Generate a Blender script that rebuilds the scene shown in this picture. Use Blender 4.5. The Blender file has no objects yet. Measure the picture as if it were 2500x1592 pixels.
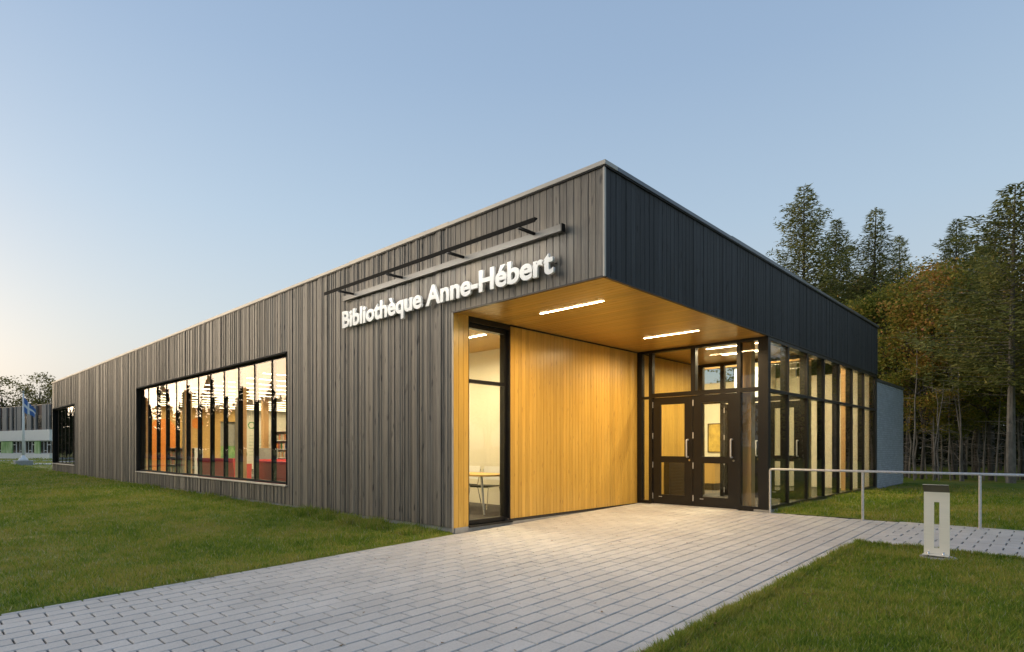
import bpy, math, random
import numpy as np
from mathutils import Vector, Matrix, noise
random.seed(7); np.random.seed(7)
R = math.radians
scene = bpy.context.scene
COL = scene.collection

# ------------------------------------------------------------------ camera
FPX, CXP, HYP, EYE = 1448.0, 1250.0, 1093.0, 1.4          # focal length and horizon, in pixels of a 2500 px wide frame
YAW = math.atan((2632 - CXP) / FPX)
FW = (-math.sin(YAW), math.cos(YAW)); RT = (math.cos(YAW), math.sin(YAW))
cd = bpy.data.cameras.new('camera'); cam = bpy.data.objects.new('camera', cd); COL.objects.link(cam)
cam.location = (0, 0, EYE); cam.rotation_euler = (math.pi / 2, 0, YAW)
cd.sensor_width = 36; cd.lens = 36 * FPX / 2500; cd.shift_y = (HYP - 796) / 2500
cd.clip_start = 0.05; cd.clip_end = 3000
scene.camera = cam

# ------------------------------------------------------------------ sky, sun, exposure
SUN_AZ = Vector((-0.93, -0.37, 0)).normalized()
world = bpy.data.worlds.new('World'); scene.world = world; world.use_nodes = True
nt = world.node_tree; nt.nodes.clear()
def N(t, k, **kw):
    n = t.nodes.new(k)
    for a, b in kw.items(): setattr(n, a, b)
    return n
wout = N(nt, 'ShaderNodeOutputWorld'); bg = N(nt, 'ShaderNodeBackground'); nt.links.new(bg.outputs[0], wout.inputs[0])
sky = N(nt, 'ShaderNodeTexSky', sky_type='NISHITA', sun_disc=False)
sky.sun_elevation = R(0.5); sky.sun_rotation = math.atan2(SUN_AZ.x, SUN_AZ.y); sky.dust_density = 5; sky.air_density = 1; sky.ozone_density = 1
geo = N(nt, 'ShaderNodeTexCoord')
sep = N(nt, 'ShaderNodeSeparateXYZ'); nt.links.new(geo.outputs['Generated'], sep.inputs[0])
def ramp(t, fac, stops):
    r = N(t, 'ShaderNodeValToRGB')
    while len(r.color_ramp.elements) < len(stops): r.color_ramp.elements.new(0.5)
    for e, (p, c) in zip(r.color_ramp.elements, stops):
        e.position = p; e.color = (c[0], c[1], c[2], 1)
    t.links.new(fac, r.inputs[0]); return r.outputs[0]
base = ramp(nt, sep.outputs[2], [(0, (.47, .52, .54)), (.12, (.435, .495, .55)), (.34, (.325, .425, .545)), (.53, (.243, .34, .49)), (1, (.12, .20, .36))])
dot = N(nt, 'ShaderNodeVectorMath', operation='DOT_PRODUCT'); dot.inputs[1].default_value = SUN_AZ
nt.links.new(geo.outputs['Generated'], dot.inputs[0])
def math_(t, op, a, b=None, clamp=False):
    n = N(t, 'ShaderNodeMath', operation=op, use_clamp=clamp)
    for i, v in enumerate((a, b)):
        if v is None: continue
        if isinstance(v, (int, float)): n.inputs[i].default_value = v
        else: t.links.new(v, n.inputs[i])
    return n.outputs[0]
c = math_(nt, 'MAXIMUM', dot.outputs['Value'], 0.0)
zz = math_(nt, 'MAXIMUM', sep.outputs[2], 0.0)
lobe = math_(nt, 'MULTIPLY', math_(nt, 'POWER', c, 14.0), math_(nt, 'EXPONENT', math_(nt, 'MULTIPLY', zz, -5.0)))
def vscale(t, colour, fac):
    n = N(t, 'ShaderNodeVectorMath', operation='SCALE')
    if isinstance(colour, tuple): n.inputs[0].default_value = colour
    else: t.links.new(colour, n.inputs[0])
    if isinstance(fac, (int, float)): n.inputs['Scale'].default_value = fac
    else: t.links.new(fac, n.inputs['Scale'])
    return n.outputs[0]
def vadd(t, a, b):
    n = N(t, 'ShaderNodeVectorMath', operation='ADD'); t.links.new(a, n.inputs[0]); t.links.new(b, n.inputs[1]); return n.outputs[0]
tot = vadd(nt, vadd(nt, vscale(nt, sky.outputs[0], .26), base), vscale(nt, (1.4, 1.14, .70), lobe))
nt.links.new(tot, bg.inputs[0]); bg.inputs[1].default_value = 1.0

sl = bpy.data.lights.new('sun', 'SUN'); sl.energy = 2.3; sl.angle = R(52); sl.color = (1, .80, .55)
so = bpy.data.objects.new('sun', sl); COL.objects.link(so)
sd = (SUN_AZ + Vector((0, 0, math.tan(R(13))))).normalized()
so.rotation_euler = sd.to_track_quat('Z', 'Y').to_euler(); so.location = (-30, -20, 20)

vs = scene.view_settings
vs.view_transform = 'Standard'; vs.look = 'None'; vs.gamma = 1; vs.exposure = 0.16; vs.use_curve_mapping = False
cy = scene.cycles
cy.use_denoising = True; cy.max_bounces = 8; cy.diffuse_bounces = 4; cy.glossy_bounces = 4; cy.transparent_max_bounces = 24
cy.sample_clamp_indirect = 6; cy.caustics_reflective = False; cy.caustics_refractive = False

# ------------------------------------------------------------------ materials
def newmat(name):
    m = bpy.data.materials.new(name); m.use_nodes = True
    return m, m.node_tree, m.node_tree.nodes['Principled BSDF']
def rnd_nodes(t):
    a = N(t, 'ShaderNodeAttribute', attribute_name='rnd'); o = N(t, 'ShaderNodeObjectInfo')
    return math_(t, 'FRACT', math_(t, 'ADD', a.outputs['Fac'], o.outputs['Random']))
def coords(t, scale, rnd=None, off=37.0):
    g = N(t, 'ShaderNodeNewGeometry'); src = g.outputs['Position']
    if rnd is not None:
        cmb = N(t, 'ShaderNodeCombineXYZ')
        for i in range(3): t.links.new(math_(t, 'MULTIPLY', rnd, off + i * 11), cmb.inputs[i])
        src = vadd(t, src, cmb.outputs[0])
    n = N(t, 'ShaderNodeVectorMath', operation='MULTIPLY'); n.inputs[1].default_value = scale
    t.links.new(src, n.inputs[0]); return n.outputs[0]
def noise_(t, vec, det=5, rough=.55, sc=1.0, dist=0.0):
    n = N(t, 'ShaderNodeTexNoise'); t.links.new(vec, n.inputs['Vector'])
    n.inputs['Scale'].default_value = sc; n.inputs['Detail'].default_value = det; n.inputs['Roughness'].default_value = rough; n.inputs['Distortion'].default_value = dist
    return n.outputs['Fac']
def maprange(t, v, a, b, c0=0.0, c1=1.0):
    n = N(t, 'ShaderNodeMapRange'); t.links.new(v, n.inputs[0])
    for i, q in enumerate((a, b, c0, c1)): n.inputs[i + 1].default_value = q
    return n.outputs[0]
def mixc(t, fac, a, b, mode='MIX'):
    n = N(t, 'ShaderNodeMix', data_type='RGBA', blend_type=mode)
    for s, v in ((n.inputs[0], fac), (n.inputs[6], a), (n.inputs[7], b)):
        if isinstance(v, (int, float)): s.default_value = v
        elif isinstance(v, tuple): s.default_value = (v[0], v[1], v[2], 1)
        else: t.links.new(v, s)
    return n.outputs[2]
def bump_(t, b, h, st, d=.01):
    n = N(t, 'ShaderNodeBump'); n.inputs['Strength'].default_value = st; n.inputs['Distance'].default_value = d
    t.links.new(h, n.inputs['Height']); t.links.new(n.outputs[0], b.inputs['Normal'])
def pmat(name, c1, c2=None, scale=(3, 3, 3), rough=.6, metal=0.0, bump=0.0, rnd=0.0, det=5, dist=.01, spec=None, rough2=None):
    m, t, b = newmat(name); c2 = c2 or tuple(x * .8 for x in c1)
    r = rnd_nodes(t) if rnd else None
    v = coords(t, scale, r); n = noise_(t, v, det)
    f = maprange(t, n, .3, .7)
    col = mixc(t, f, c1, c2)
    if rnd:
        col = vscale(t, col, maprange(t, r, 0, 1, 1 - rnd, 1 + rnd))
    t.links.new(col, b.inputs['Base Color'])
    b.inputs['Roughness'].default_value = rough; b.inputs['Metallic'].default_value = metal
    if rough2 is not None: t.links.new(maprange(t, f, 0, 1, rough, rough2), b.inputs['Roughness'])
    if spec is not None: b.inputs['Specular IOR Level'].default_value = spec
    if bump: bump_(t, b, n, bump, dist)
    return m
def wood(name, c1, c2, knot, axis='z', rough=.7, rnd=.25, bump=.5, knots=1.0, spec=.5, var=None, ks=1.0):
    """boards: grain stretched along one axis, knots, a tone of its own for each board"""
    m, t, b = newmat(name); r = rnd_nodes(t)
    lo, hi = 1.3, 55.0
    s = {'z': (hi, hi, lo), 'x': (lo, hi, hi), 'y': (hi, lo, hi)}[axis]
    v = coords(t, s, r)
    g1 = noise_(t, v, 6, .6, 1, 1.2)
    s2 = {'z': (14, 14, .9), 'x': (.9, 14, 14), 'y': (14, .9, 14)}[axis]
    g2 = noise_(t, coords(t, s2, r), 4, .6)
    f = maprange(t, math_(t, 'ADD', math_(t, 'MULTIPLY', g1, .5), math_(t, 'MULTIPLY', g2, .62)), .40, .70)
    col = mixc(t, f, c1, c2)
    if var: col = mixc(t, maprange(t, math_(t, 'FRACT', math_(t, 'MULTIPLY', r, 7.31)), .5, 1), col, mixc(t, .55, col, var))
    s3 = {'z': (8, 8, 2.3), 'x': (2.3, 8, 8), 'y': (8, 2.3, 8)}[axis]
    vo = N(t, 'ShaderNodeTexVoronoi'); t.links.new(vadd(t, coords(t, s3, r), vscale(t, (1, 1, 1), math_(t, 'MULTIPLY', g2, .9))), vo.inputs['Vector']); vo.inputs['Scale'].default_value = ks
    kn = maprange(t, math_(t, 'ADD', vo.outputs['Distance'], math_(t, 'MULTIPLY', g1, .30)), .23, .34, knots, 0)
    col = mixc(t, kn, col, knot)
    col = vscale(t, col, maprange(t, r, 0, 1, 1 - rnd, 1 + rnd))
    t.links.new(col, b.inputs['Base Color']); b.inputs['Roughness'].default_value = rough; b.inputs['Specular IOR Level'].default_value = spec
    if bump: bump_(t, b, math_(t, 'SUBTRACT', g1, math_(t, 'MULTIPLY', kn, .6)), bump, .006)
    return m
def emit(name, colour, strength):
    m, t, b = newmat(name); b.inputs['Base Color'].default_value = (.9, .9, .9, 1)
    b.inputs['Emission Color'].default_value = (*colour, 1); b.inputs['Emission Strength'].default_value = strength
    return m
def glass(name, tint=(.93, .95, .93), f0=.09, wav=.0022, gain=1.0):
    """clear pane: tinted see-through with a mirror share that grows toward grazing view"""
    m, t, b = newmat(name); t.nodes.remove(b); out = t.nodes['Material Output']
    g = N(t, 'ShaderNodeNewGeometry'); d = N(t, 'ShaderNodeVectorMath', operation='DOT_PRODUCT')
    t.links.new(g.outputs['Normal'], d.inputs[0]); t.links.new(g.outputs['Incoming'], d.inputs[1])
    cosv = math_(t, 'ABSOLUTE', d.outputs['Value'])
    sch = math_(t, 'POWER', math_(t, 'SUBTRACT', 1.0, cosv), 5.0)
    fac = math_(t, 'ADD', f0, math_(t, 'MULTIPLY', sch, (1 - f0) * gain), True)
    tr = N(t, 'ShaderNodeBsdfTransparent'); tr.inputs[0].default_value = (*tint, 1)
    gl = N(t, 'ShaderNodeBsdfGlossy'); gl.inputs['Roughness'].default_value = 0.0; gl.inputs[0].default_value = (1, 1, 1, 1)
    n = noise_(t, coords(t, (1.1, 1.1, 1.6)), 2, .5)
    bp = N(t, 'ShaderNodeBump'); bp.inputs['Strength'].default_value = 1; bp.inputs['Distance'].default_value = wav
    t.links.new(n, bp.inputs['Height']); t.links.new(bp.outputs[0], gl.inputs['Normal'])
    mx = N(t, 'ShaderNodeMixShader'); t.links.new(fac, mx.inputs[0]); t.links.new(tr.outputs[0], mx.inputs[1]); t.links.new(gl.outputs[0], mx.inputs[2])
    t.links.new(mx.outputs[0], out.inputs[0]); return m
def leafmat(name, stops, rough=.6, transl=.3, rsc=.0):
    m, t, b = newmat(name); out = t.nodes['Material Output']
    a = N(t, 'ShaderNodeAttribute', attribute_name='rnd'); o = N(t, 'ShaderNodeObjectInfo')
    n = noise_(t, coords(t, (.5, .5, .5)), 3)
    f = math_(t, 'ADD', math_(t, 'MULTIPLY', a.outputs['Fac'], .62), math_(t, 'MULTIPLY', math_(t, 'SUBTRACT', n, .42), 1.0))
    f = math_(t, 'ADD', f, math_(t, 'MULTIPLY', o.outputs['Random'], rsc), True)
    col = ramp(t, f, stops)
    t.links.new(col, b.inputs['Base Color']); b.inputs['Roughness'].default_value = rough; b.inputs['Specular IOR Level'].default_value = .25
    tl = N(t, 'ShaderNodeBsdfTranslucent'); t.links.new(col, tl.inputs[0])
    mx = N(t, 'ShaderNodeMixShader'); mx.inputs[0].default_value = transl
    t.links.new(b.outputs[0], mx.inputs[1]); t.links.new(tl.outputs[0], mx.inputs[2]); t.links.new(mx.outputs[0], out.inputs[0])
    return m

M = {}
M['stain'] = wood('dark_stained_board', (.182, .160, .130), (.046, .041, .036), (.010, .009, .009), 'z', .50, .22, 1.0, var=(.225, .18, .125), spec=.7, ks=1.0)
M['stain_shaded'] = wood('stained_board_in_blue_shade', (.030, .034, .040), (.008, .009, .011), (.004, .004, .005), 'z', .6, .3, 1.0)  # same stain as the front, darkened and blued to hold the fascia's shade
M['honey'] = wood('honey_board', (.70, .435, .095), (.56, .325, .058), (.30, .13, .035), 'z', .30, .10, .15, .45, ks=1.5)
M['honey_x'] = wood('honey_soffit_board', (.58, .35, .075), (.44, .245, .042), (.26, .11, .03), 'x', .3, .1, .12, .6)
M['glulam'] = wood('glulam_timber', (.72, .46, .22), (.60, .36, .15), (.3, .15, .05), 'z', .5, .08, .1, .4)
M['glulam_x'] = wood('glulam_beam', (.72, .46, .22), (.60, .36, .15), (.3, .15, .05), 'x', .5, .08, .1, .4)
M['ply'] = wood('yellow_panel', (.72, .47, .16), (.66, .41, .13), (.4, .2, .06), 'z', .6, .05, .05, .2)
M['gap'] = pmat('black_membrane', (.006, .006, .006), (.01, .01, .01), rough=.9)
M['bronze'] = pmat('bronze_black_aluminium', (.0115, .0105, .0095), (.009, .0082, .0075), rough=.36, metal=.1)
M['matte'] = pmat('matte_black_frame', (.009, .009, .009), (.007, .007, .007), rough=.75, spec=.15)
M['black'] = pmat('black_metal', (.012, .012, .013), (.008, .008, .009), rough=.4, metal=.2)
M['cap'] = pmat('pale_metal_flashing', (.46, .44, .40), (.38, .365, .34), (2, 2, 2), rough=.5, metal=.4)
M['capdark'] = pmat('slate_metal_flashing', (.16, .17, .19), (.12, .13, .14), (2, 2, 2), rough=.35, metal=.6)
M['galv'] = pmat('galvanised_steel', (.66, .66, .65), (.50, .50, .50), (30, 30, 30), rough=.5, metal=.3, bump=.1)
M['alu'] = pmat('satin_aluminium', (.90, .85, .73), (.85, .81, .70), (4, 4, 60), rough=.5, metal=.15, bump=.02)
M['plate'] = pmat('grey_anodised_plate', (.19, .185, .175), (.165, .16, .15), rough=.5, metal=.2)
M['steel'] = pmat('stainless_steel', (.7, .7, .7), (.6, .6, .6), rough=.18, metal=1)
M['concrete'] = pmat('concrete', (.40, .40, .39), (.30, .30, .29), (9, 9, 9), rough=.9, bump=.3)
M['paint'] = pmat('cream_wall_paint', (.78, .74, .62), (.76, .72, .60), rough=.8)
M['white'] = pmat('white_paint', (.82, .82, .80), (.78, .78, .77), rough=.6)
M['letter'] = pmat('white_letter_face', (.90, .90, .88), (.86, .86, .85), rough=.45)
M['carpet'] = pmat('charcoal_carpet', (.06, .055, .05), (.04, .037, .034), (20, 20, 20), rough=.95)
M['brickp'] = pmat('slate_painted_brick', (.46, .50, .55), (.38, .415, .46), (12, 12, 12), rough=.75, bump=.15, rnd=.09)
M['mortar'] = pmat('slate_painted_mortar', (.28, .31, .35), (.24, .27, .31), rough=.9)
M['red'] = pmat('red_fabric', (.62, .06, .05), (.52, .05, .045), (40, 40, 40), rough=.9)
M['orange'] = pmat('orange_fabric', (.80, .22, .05), (.74, .18, .04), (40, 40, 40), rough=.9)
M['orangep'] = pmat('orange_paint', (.85, .30, .05), (.82, .27, .04), rough=.7)
M['greyf'] = pmat('grey_felt', (.42, .42, .38), (.36, .36, .33), (40, 40, 40), rough=.95)
M['green'] = pmat('green_vinyl', (.10, .33, .12), (.09, .30, .10), rough=.6)
M['redv'] = pmat('red_vinyl', (.65, .08, .05), (.6, .07, .04), rough=.6)
M['seatblack'] = pmat('black_seat', (.02, .02, .022), (.015, .015, .016), rough=.6)
M['asphalt'] = pmat('asphalt', (.10, .10, .105), (.07, .07, .074), (5, 5, 5), rough=.9)
M['path'] = pmat('light_concrete_path', (.50, .50, .50), (.42, .42, .42), (3, 3, 3), rough=.9)
M['dirt'] = pmat('dry_edge_soil', (.16, .12, .08), (.11, .085, .055), (2, 2, 2), rough=1)
M['bed'] = pmat('dark_joint_sand', (.075, .072, .068), (.045, .043, .041), (60, 60, 60), rough=1)
M['trunk'] = pmat('grey_bark', (.11, .098, .085), (.05, .043, .037), (9, 9, 3), rough=.95, bump=.8, dist=.03)
M['paletrunk'] = pmat('pale_bark', (.26, .235, .205), (.13, .115, .10), (9, 9, 4), rough=.95, bump=.5, dist=.02)
M['conifer'] = leafmat('larch_needles', [(0, (.07, .09, .026)), (.4, (.19, .20, .055)), (.7, (.32, .30, .085)), (1, (.46, .36, .12))], transl=.35)
M['spruce'] = leafmat('spruce_needles', [(0, (.02, .036, .014)), (.5, (.05, .075, .026)), (1, (.11, .12, .045))], transl=.15)
M['maple'] = leafmat('maple_leaves', [(0, (.07, .10, .018)), (.35, (.17, .20, .03)), (.58, (.33, .27, .045)), (.78, (.55, .27, .08)), (1, (.52, .22, .14))], transl=.4, rsc=.12)
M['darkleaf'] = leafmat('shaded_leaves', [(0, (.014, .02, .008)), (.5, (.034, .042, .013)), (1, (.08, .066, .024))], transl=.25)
M['poplar'] = leafmat('poplar_leaves', [(0, (.08, .085, .022)), (.5, (.16, .155, .04)), (1, (.27, .20, .055))], transl=.5)
M['plant'] = leafmat('house_plant_leaves', [(0, (.02, .06, .01)), (1, (.06, .12, .02))])
def grassmat(name, blade):
    m, t, b = newmat(name)
    big = noise_(t, coords(t, (.45, .45, .45)), 3); mid = noise_(t, coords(t, (2.6, 2.6, 2.6)), 4)
    f = math_(t, 'ADD', math_(t, 'MULTIPLY', big, .7), math_(t, 'MULTIPLY', mid, .55))
    if blade:
        a = N(t, 'ShaderNodeAttribute', attribute_name='rnd')
        f = math_(t, 'ADD', math_(t, 'SUBTRACT', f, .19), math_(t, 'MULTIPLY', a.outputs['Fac'], .38))
    col = ramp(t, f, [(.3, (.075, .145, .018)), (.47, (.14, .235, .025)), (.6, (.235, .305, .035)), (.75, (.37, .34, .08))])
    if blade:
        dry = math_(t, 'GREATER_THAN', a.outputs['Fac'], .95)
        col = mixc(t, dry, col, (.40, .40, .22))
    else: col = vscale(t, col, .70)
    t.links.new(col, b.inputs['Base Color']); b.inputs['Roughness'].default_value = .75; b.inputs['Specular IOR Level'].default_value = .2
    if blade:
        out = t.nodes['Material Output']; tl = N(t, 'ShaderNodeBsdfTranslucent'); t.links.new(col, tl.inputs[0])
        mx = N(t, 'ShaderNodeMixShader'); mx.inputs[0].default_value = .3
        t.links.new(b.outputs[0], mx.inputs[1]); t.links.new(tl.outputs[0], mx.inputs[2]); t.links.new(mx.outputs[0], out.inputs[0])
    else: bump_(t, b, noise_(t, coords(t, (45, 45, 45)), 4), 1, .03)
    return m
M['grass'] = grassmat('grass_blades', True); M['lawn'] = grassmat('lawn_soil', False)
def pavermat():
    m, t, b = newmat('grey_concrete_paver'); r = rnd_nodes(t)
    n = noise_(t, coords(t, (55, 55, 55), r), 5, .7); n2 = noise_(t, coords(t, (1.6, 1.6, 1.6)), 4)
    col = mixc(t, maprange(t, n, .3, .7), (.55, .54, .52), (.44, .435, .42))
    col = vscale(t, col, maprange(t, n2, .3, .7, .92, 1.06)); col = vscale(t, col, maprange(t, r, 0, 1, .95, 1.05))
    sp = N(t, 'ShaderNodeTexVoronoi'); t.links.new(coords(t, (26, 26, 26)), sp.inputs['Vector']); sp.inputs['Scale'].default_value = 1
    patch = maprange(t, noise_(t, coords(t, (1.1, 1.1, 1.1)), 3), .5, .62)
    speck = math_(t, 'MULTIPLY', maprange(t, sp.outputs['Distance'], .07, .13, 1, 0), patch)
    col = mixc(t, math_(t, 'MULTIPLY', speck, .8), col, (.08, .075, .07))
    t.links.new(col, b.inputs['Base Color']); b.inputs['Roughness'].default_value = .82
    bump_(t, b, n, .35, .003); return m
M['paver'] = pavermat()
M['glass'] = glass('window_glass', f0=.035, gain=.75)
M['glass_side'] = glass('side_window_glass', tint=(.90, .92, .88), f0=.05, gain=.7)
M['glass_dark'] = glass('far_window_glass', tint=(.25, .27, .27), f0=.12, wav=.001)
M['led'] = emit('warm_led_diffuser', (1, .74, .40), 38)
M['led_in'] = emit('lobby_led_diffuser', (1, .80, .48), 30)
M['led_hall'] = emit('reading_hall_led_diffuser', (1, .80, .52), 22)
M['led_meet'] = emit('meeting_room_led', (1, .80, .50), 30)
M['led_sign'] = emit('sign_led', (1, .93, .82), 27)
M['drum_body'] = emit('drum_glow', (1, .93, .66), .9)
M['greenroad'] = pmat('dark_glass_pane', (.02, .026, .028), (.03, .035, .036), rough=.2, spec=.2)

# ------------------------------------------------------------------ mesh helpers
class MB:
    def __init__(s): s.v = []; s.f = []; s.r = []
    def box(s, x0, x1, y0, y1, z0, z1, rnd=None):
        n = len(s.v); rn = random.random() if rnd is None else rnd
        s.v += [(x0, y0, z0), (x1, y0, z0), (x1, y1, z0), (x0, y1, z0), (x0, y0, z1), (x1, y0, z1), (x1, y1, z1), (x0, y1, z1)]
        s.f += [tuple(n + i for i in q) for q in ((0, 3, 2, 1), (4, 5, 6, 7), (0, 1, 5, 4), (1, 2, 6, 5), (2, 3, 7, 6), (3, 0, 4, 7))]
        s.r += [rn] * 8; return s
    def obox(s, p, ex, ey, a0, a1, b0, b1, z0, z1):
        n = len(s.v)
        for z in (z0, z1):
            for a, b in ((a0, b0), (a1, b0), (a1, b1), (a0, b1)):
                s.v.append((p[0] + ex[0] * a + ey[0] * b, p[1] + ex[1] * a + ey[1] * b, z))
        s.f += [tuple(n + i for i in q) for q in ((0, 3, 2, 1), (4, 5, 6, 7), (0, 1, 5, 4), (1, 2, 6, 5), (2, 3, 7, 6), (3, 0, 4, 7))]
        s.r += [random.random()] * 8; return s
    def tube(s, pts, rad, k=8, cap=True):
        pts = [Vector(p) for p in pts]; n0 = len(s.v); rn = random.random()
        rr = rad if isinstance(rad, (list, tuple)) else [rad] * len(pts)
        up = None
        for i, p in enumerate(pts):
            d = (pts[min(i + 1, len(pts) - 1)] - pts[max(i - 1, 0)]).normalized()
            if up is None: up = Vector((0, 0, 1)) if abs(d.z) < .9 else Vector((1, 0, 0))
            a = d.cross(up).normalized(); bb = a.cross(d).normalized(); up = bb
            for j in range(k):
                t = 2 * math.pi * j / k; s.v.append(tuple(p + (a * math.cos(t) + bb * math.sin(t)) * rr[i])); s.r.append(rn)
        for i in range(len(pts) - 1):
            for j in range(k):
                q = n0 + i * k; s.f.append((q + j, q + (j + 1) % k, q + k + (j + 1) % k, q + k + j))
        if cap:
            s.f.append(tuple(n0 + j for j in range(k))[::-1]); s.f.append(tuple(n0 + (len(pts) - 1) * k + j for j in range(k)))
        return s
    def prism(s, outline, axis, a, b):
        """outline in the two other axes, extruded along axis from a to b"""
        n = len(s.v); k = len(outline); rn = random.random()
        for w in (a, b):
            for (p, q) in outline:
                s.v.append({'x': (w, p, q), 'y': (p, w, q), 'z': (p, q, w)}[axis]); s.r.append(rn)
        s.f.append(tuple(range(n, n + k))); s.f.append(tuple(range(n + k, n + 2 * k))[::-1])
        for i in range(k): s.f.append((n + i, n + k + i, n + k + (i + 1) % k, n + (i + 1) % k))
        return s
    def mesh(s, name):
        me = bpy.data.meshes.new(name); me.from_pydata(s.v, [], s.f); me.update()
        at = me.attributes.new('rnd', 'FLOAT', 'POINT'); at.data.foreach_set('value', np.array(s.r, np.float32)); return me

def link(name, me, mat=None, parent=None, loc=(0, 0, 0), rotz=0.0, smooth=False, **props):
    o = bpy.data.objects.new(name, me); COL.objects.link(o)
    if mat is not None and me is not None and not me.materials: me.materials.append(mat)
    if smooth: me.shade_smooth()
    if parent is not None:
        o.parent = parent; o.location = Vector(loc) - ROOTLOC.get(parent.name, Vector((0, 0, 0)))
    else: o.location = loc
    o.rotation_euler = (0, 0, rotz)
    ROOTLOC[o.name] = Vector(loc) if rotz == 0 else None
    for k, v in props.items(): o[k] = v
    return o
ROOTLOC = {}
def part(name, mb, mat, parent, **p):
    """part given in world coordinates of an unrotated thing"""
    return link(name, mb.mesh(name), mat, parent, (0, 0, 0), **p)
def thing(name, label, cat, loc=(0, 0, 0), group=None, rotz=0.0):
    o = bpy.data.objects.new(name, None); COL.objects.link(o); o.location = loc; o.rotation_euler = (0, 0, rotz)
    o.empty_display_size = .2; o['label'] = label; o['category'] = cat
    if group: o['group'] = group
    ROOTLOC[o.name] = Vector(loc); return o
def lpart(name, mb, mat, parent, smooth=False, **p):
    """part given in the thing's own coordinates"""
    me = mb.mesh(name); o = bpy.data.objects.new(name, me); COL.objects.link(o); me.materials.append(mat); o.parent = parent
    if smooth: me.shade_smooth()
    for k, v in p.items(): o[k] = v
    return o
def copy_tree(o, loc=None, rotz=None, label=None, parent=None, scale=None):
    c = o.copy(); COL.objects.link(c)
    if parent is not None: c.parent = parent
    if loc is not None: c.location = loc
    if rotz is not None: c.rotation_euler = (0, 0, rotz)
    if scale is not None: c.scale = scale if isinstance(scale, tuple) else (scale,) * 3
    if label: c['label'] = label
    for ch in list(o.children): copy_tree(ch, parent=c)
    return c
def at(u, D):
    a = (u - CXP) / FPX; return (D * (FW[0] + a * RT[0]), D * (FW[1] + a * RT[1]))
def G(x, y):
    return min(.13, max(-.34, .024 * (y - 6.3)))

# ------------------------------------------------------------------ ground
XL, XR = -7.30, -2.20            # plaza edges
YR0, YR1 = 9.25, 11.80           # ramp path edges
def sheet(xs, ys, zf):
    mb = MB(); nx, ny = len(xs), len(ys)
    for y in ys:
        for x in xs: mb.v.append((x, y, zf(x, y))); mb.r.append(0)
    for j in range(ny - 1):
        for i in range(nx - 1):
            q = j * nx + i; mb.f.append((q, q + 1, q + nx + 1, q + nx))
    return mb
def bumpz(x, y):
    return .022 * (noise.noise(Vector((x * .5, y * .5, 0))) + .5 * noise.noise(Vector((x * 1.7, y * 1.7, 3))))
def rng(a, b, n): return [a + (b - a) * i / n for i in range(n + 1)]
gx = [-600, -300, -150] + rng(-90, 30, 60) + [60, 150, 300, 600]; gy = [-600, -300, -150, -80] + rng(-50, 40, 45) + [70, 120, 200, 300, 600]
g = sheet(gx, gy, lambda x, y: G(x, y) - .10)
link('ground', g.mesh('ground'), M['lawn'], kind='structure')
def lawnedge(y): return XL + .02 * (6.3 - y)            # the path edge drifts a little from the wall line
def lawnz(x, y):
    z = G(x, y) + .015 + bumpz(x, y)
    if x < -7.2 and y < 6.35:
        if y > 4.6: z += .022 * (y - 4.6) / 1.7 * min(1, max(0, (-7.6 - x) / 1.2))
        if x < -22: z += .0035 * (-22 - x)
    return z
def lawn(name, mb): return link(name, mb.mesh(name), M['lawn'], smooth=True, kind='structure')
mb = MB(); xs = [0, .12, .3] + rng(.6, 14, 44) + rng(15, 60, 30); ys = rng(-14, 6.31, 60)
for y in ys:
    for d in xs: x = lawnedge(min(y, 6.3)) - d; mb.v.append((x, y, lawnz(x, y) - (.03 if d == 0 else 0))); mb.r.append(0)
for j in range(len(ys) - 1):
    for i in range(len(xs) - 1): q = j * len(xs) + i; mb.f.append((q, q + len(xs), q + len(xs) + 1, q + 1))
lawn('lawn', mb)
lawn('lawn', sheet([XR, XR + .1] + rng(XR + .3, 20, 60), rng(-14, YR0 - .12, 60) + [YR0], lambda x, y: lawnz(x, y) - (.03 if x == XR or y == YR0 else 0)))
lawn('lawn', sheet([-4.36] + rng(-4.2, 20, 60), [YR1 + .14, YR1 + .3] + rng(12.3, 27, 40), lambda x, y: lawnz(x, y) - .02 + (.05 * max(0, y - 16) / 10)))
lawn('lawn', sheet(rng(-120, -42.1, 40), rng(6.2, 60, 26), lambda x, y: G(x, 6.3) + .0 + bumpz(x * .3, y * .3)))

# footpaths and road
def strip(name, p, q, w, mat, z=.03, **k):
    p = Vector(p); q = Vector(q); d = (q - p).normalized(); n = Vector((-d.y, d.x)); L = (q - p).length
    mb = MB(); m = max(2, int(L / 6))
    for i in range(m):
        a = p + d * (L * i / m); b = p + d * (L * (i + 1) / m)
        mb.obox((a.x, a.y), (d.x, d.y), (n.x, n.y), 0, L / m, -w / 2, w / 2, z - .2, z)
    return link(name, mb.mesh(name), mat, kind='structure')
strip('path', at(-400, 50), at(420, 50), 3.4, M['path'], .045)
strip('verge', at(-500, 34.6), at(240, 33.6), .8, M['dirt'], .055)
strip('footpath', at(-700, 66), at(600, 62), 1.5, M['path'], .045)
strip('road', (-160, -27), (120, -27), 22, M['asphalt'], -.20)

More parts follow.
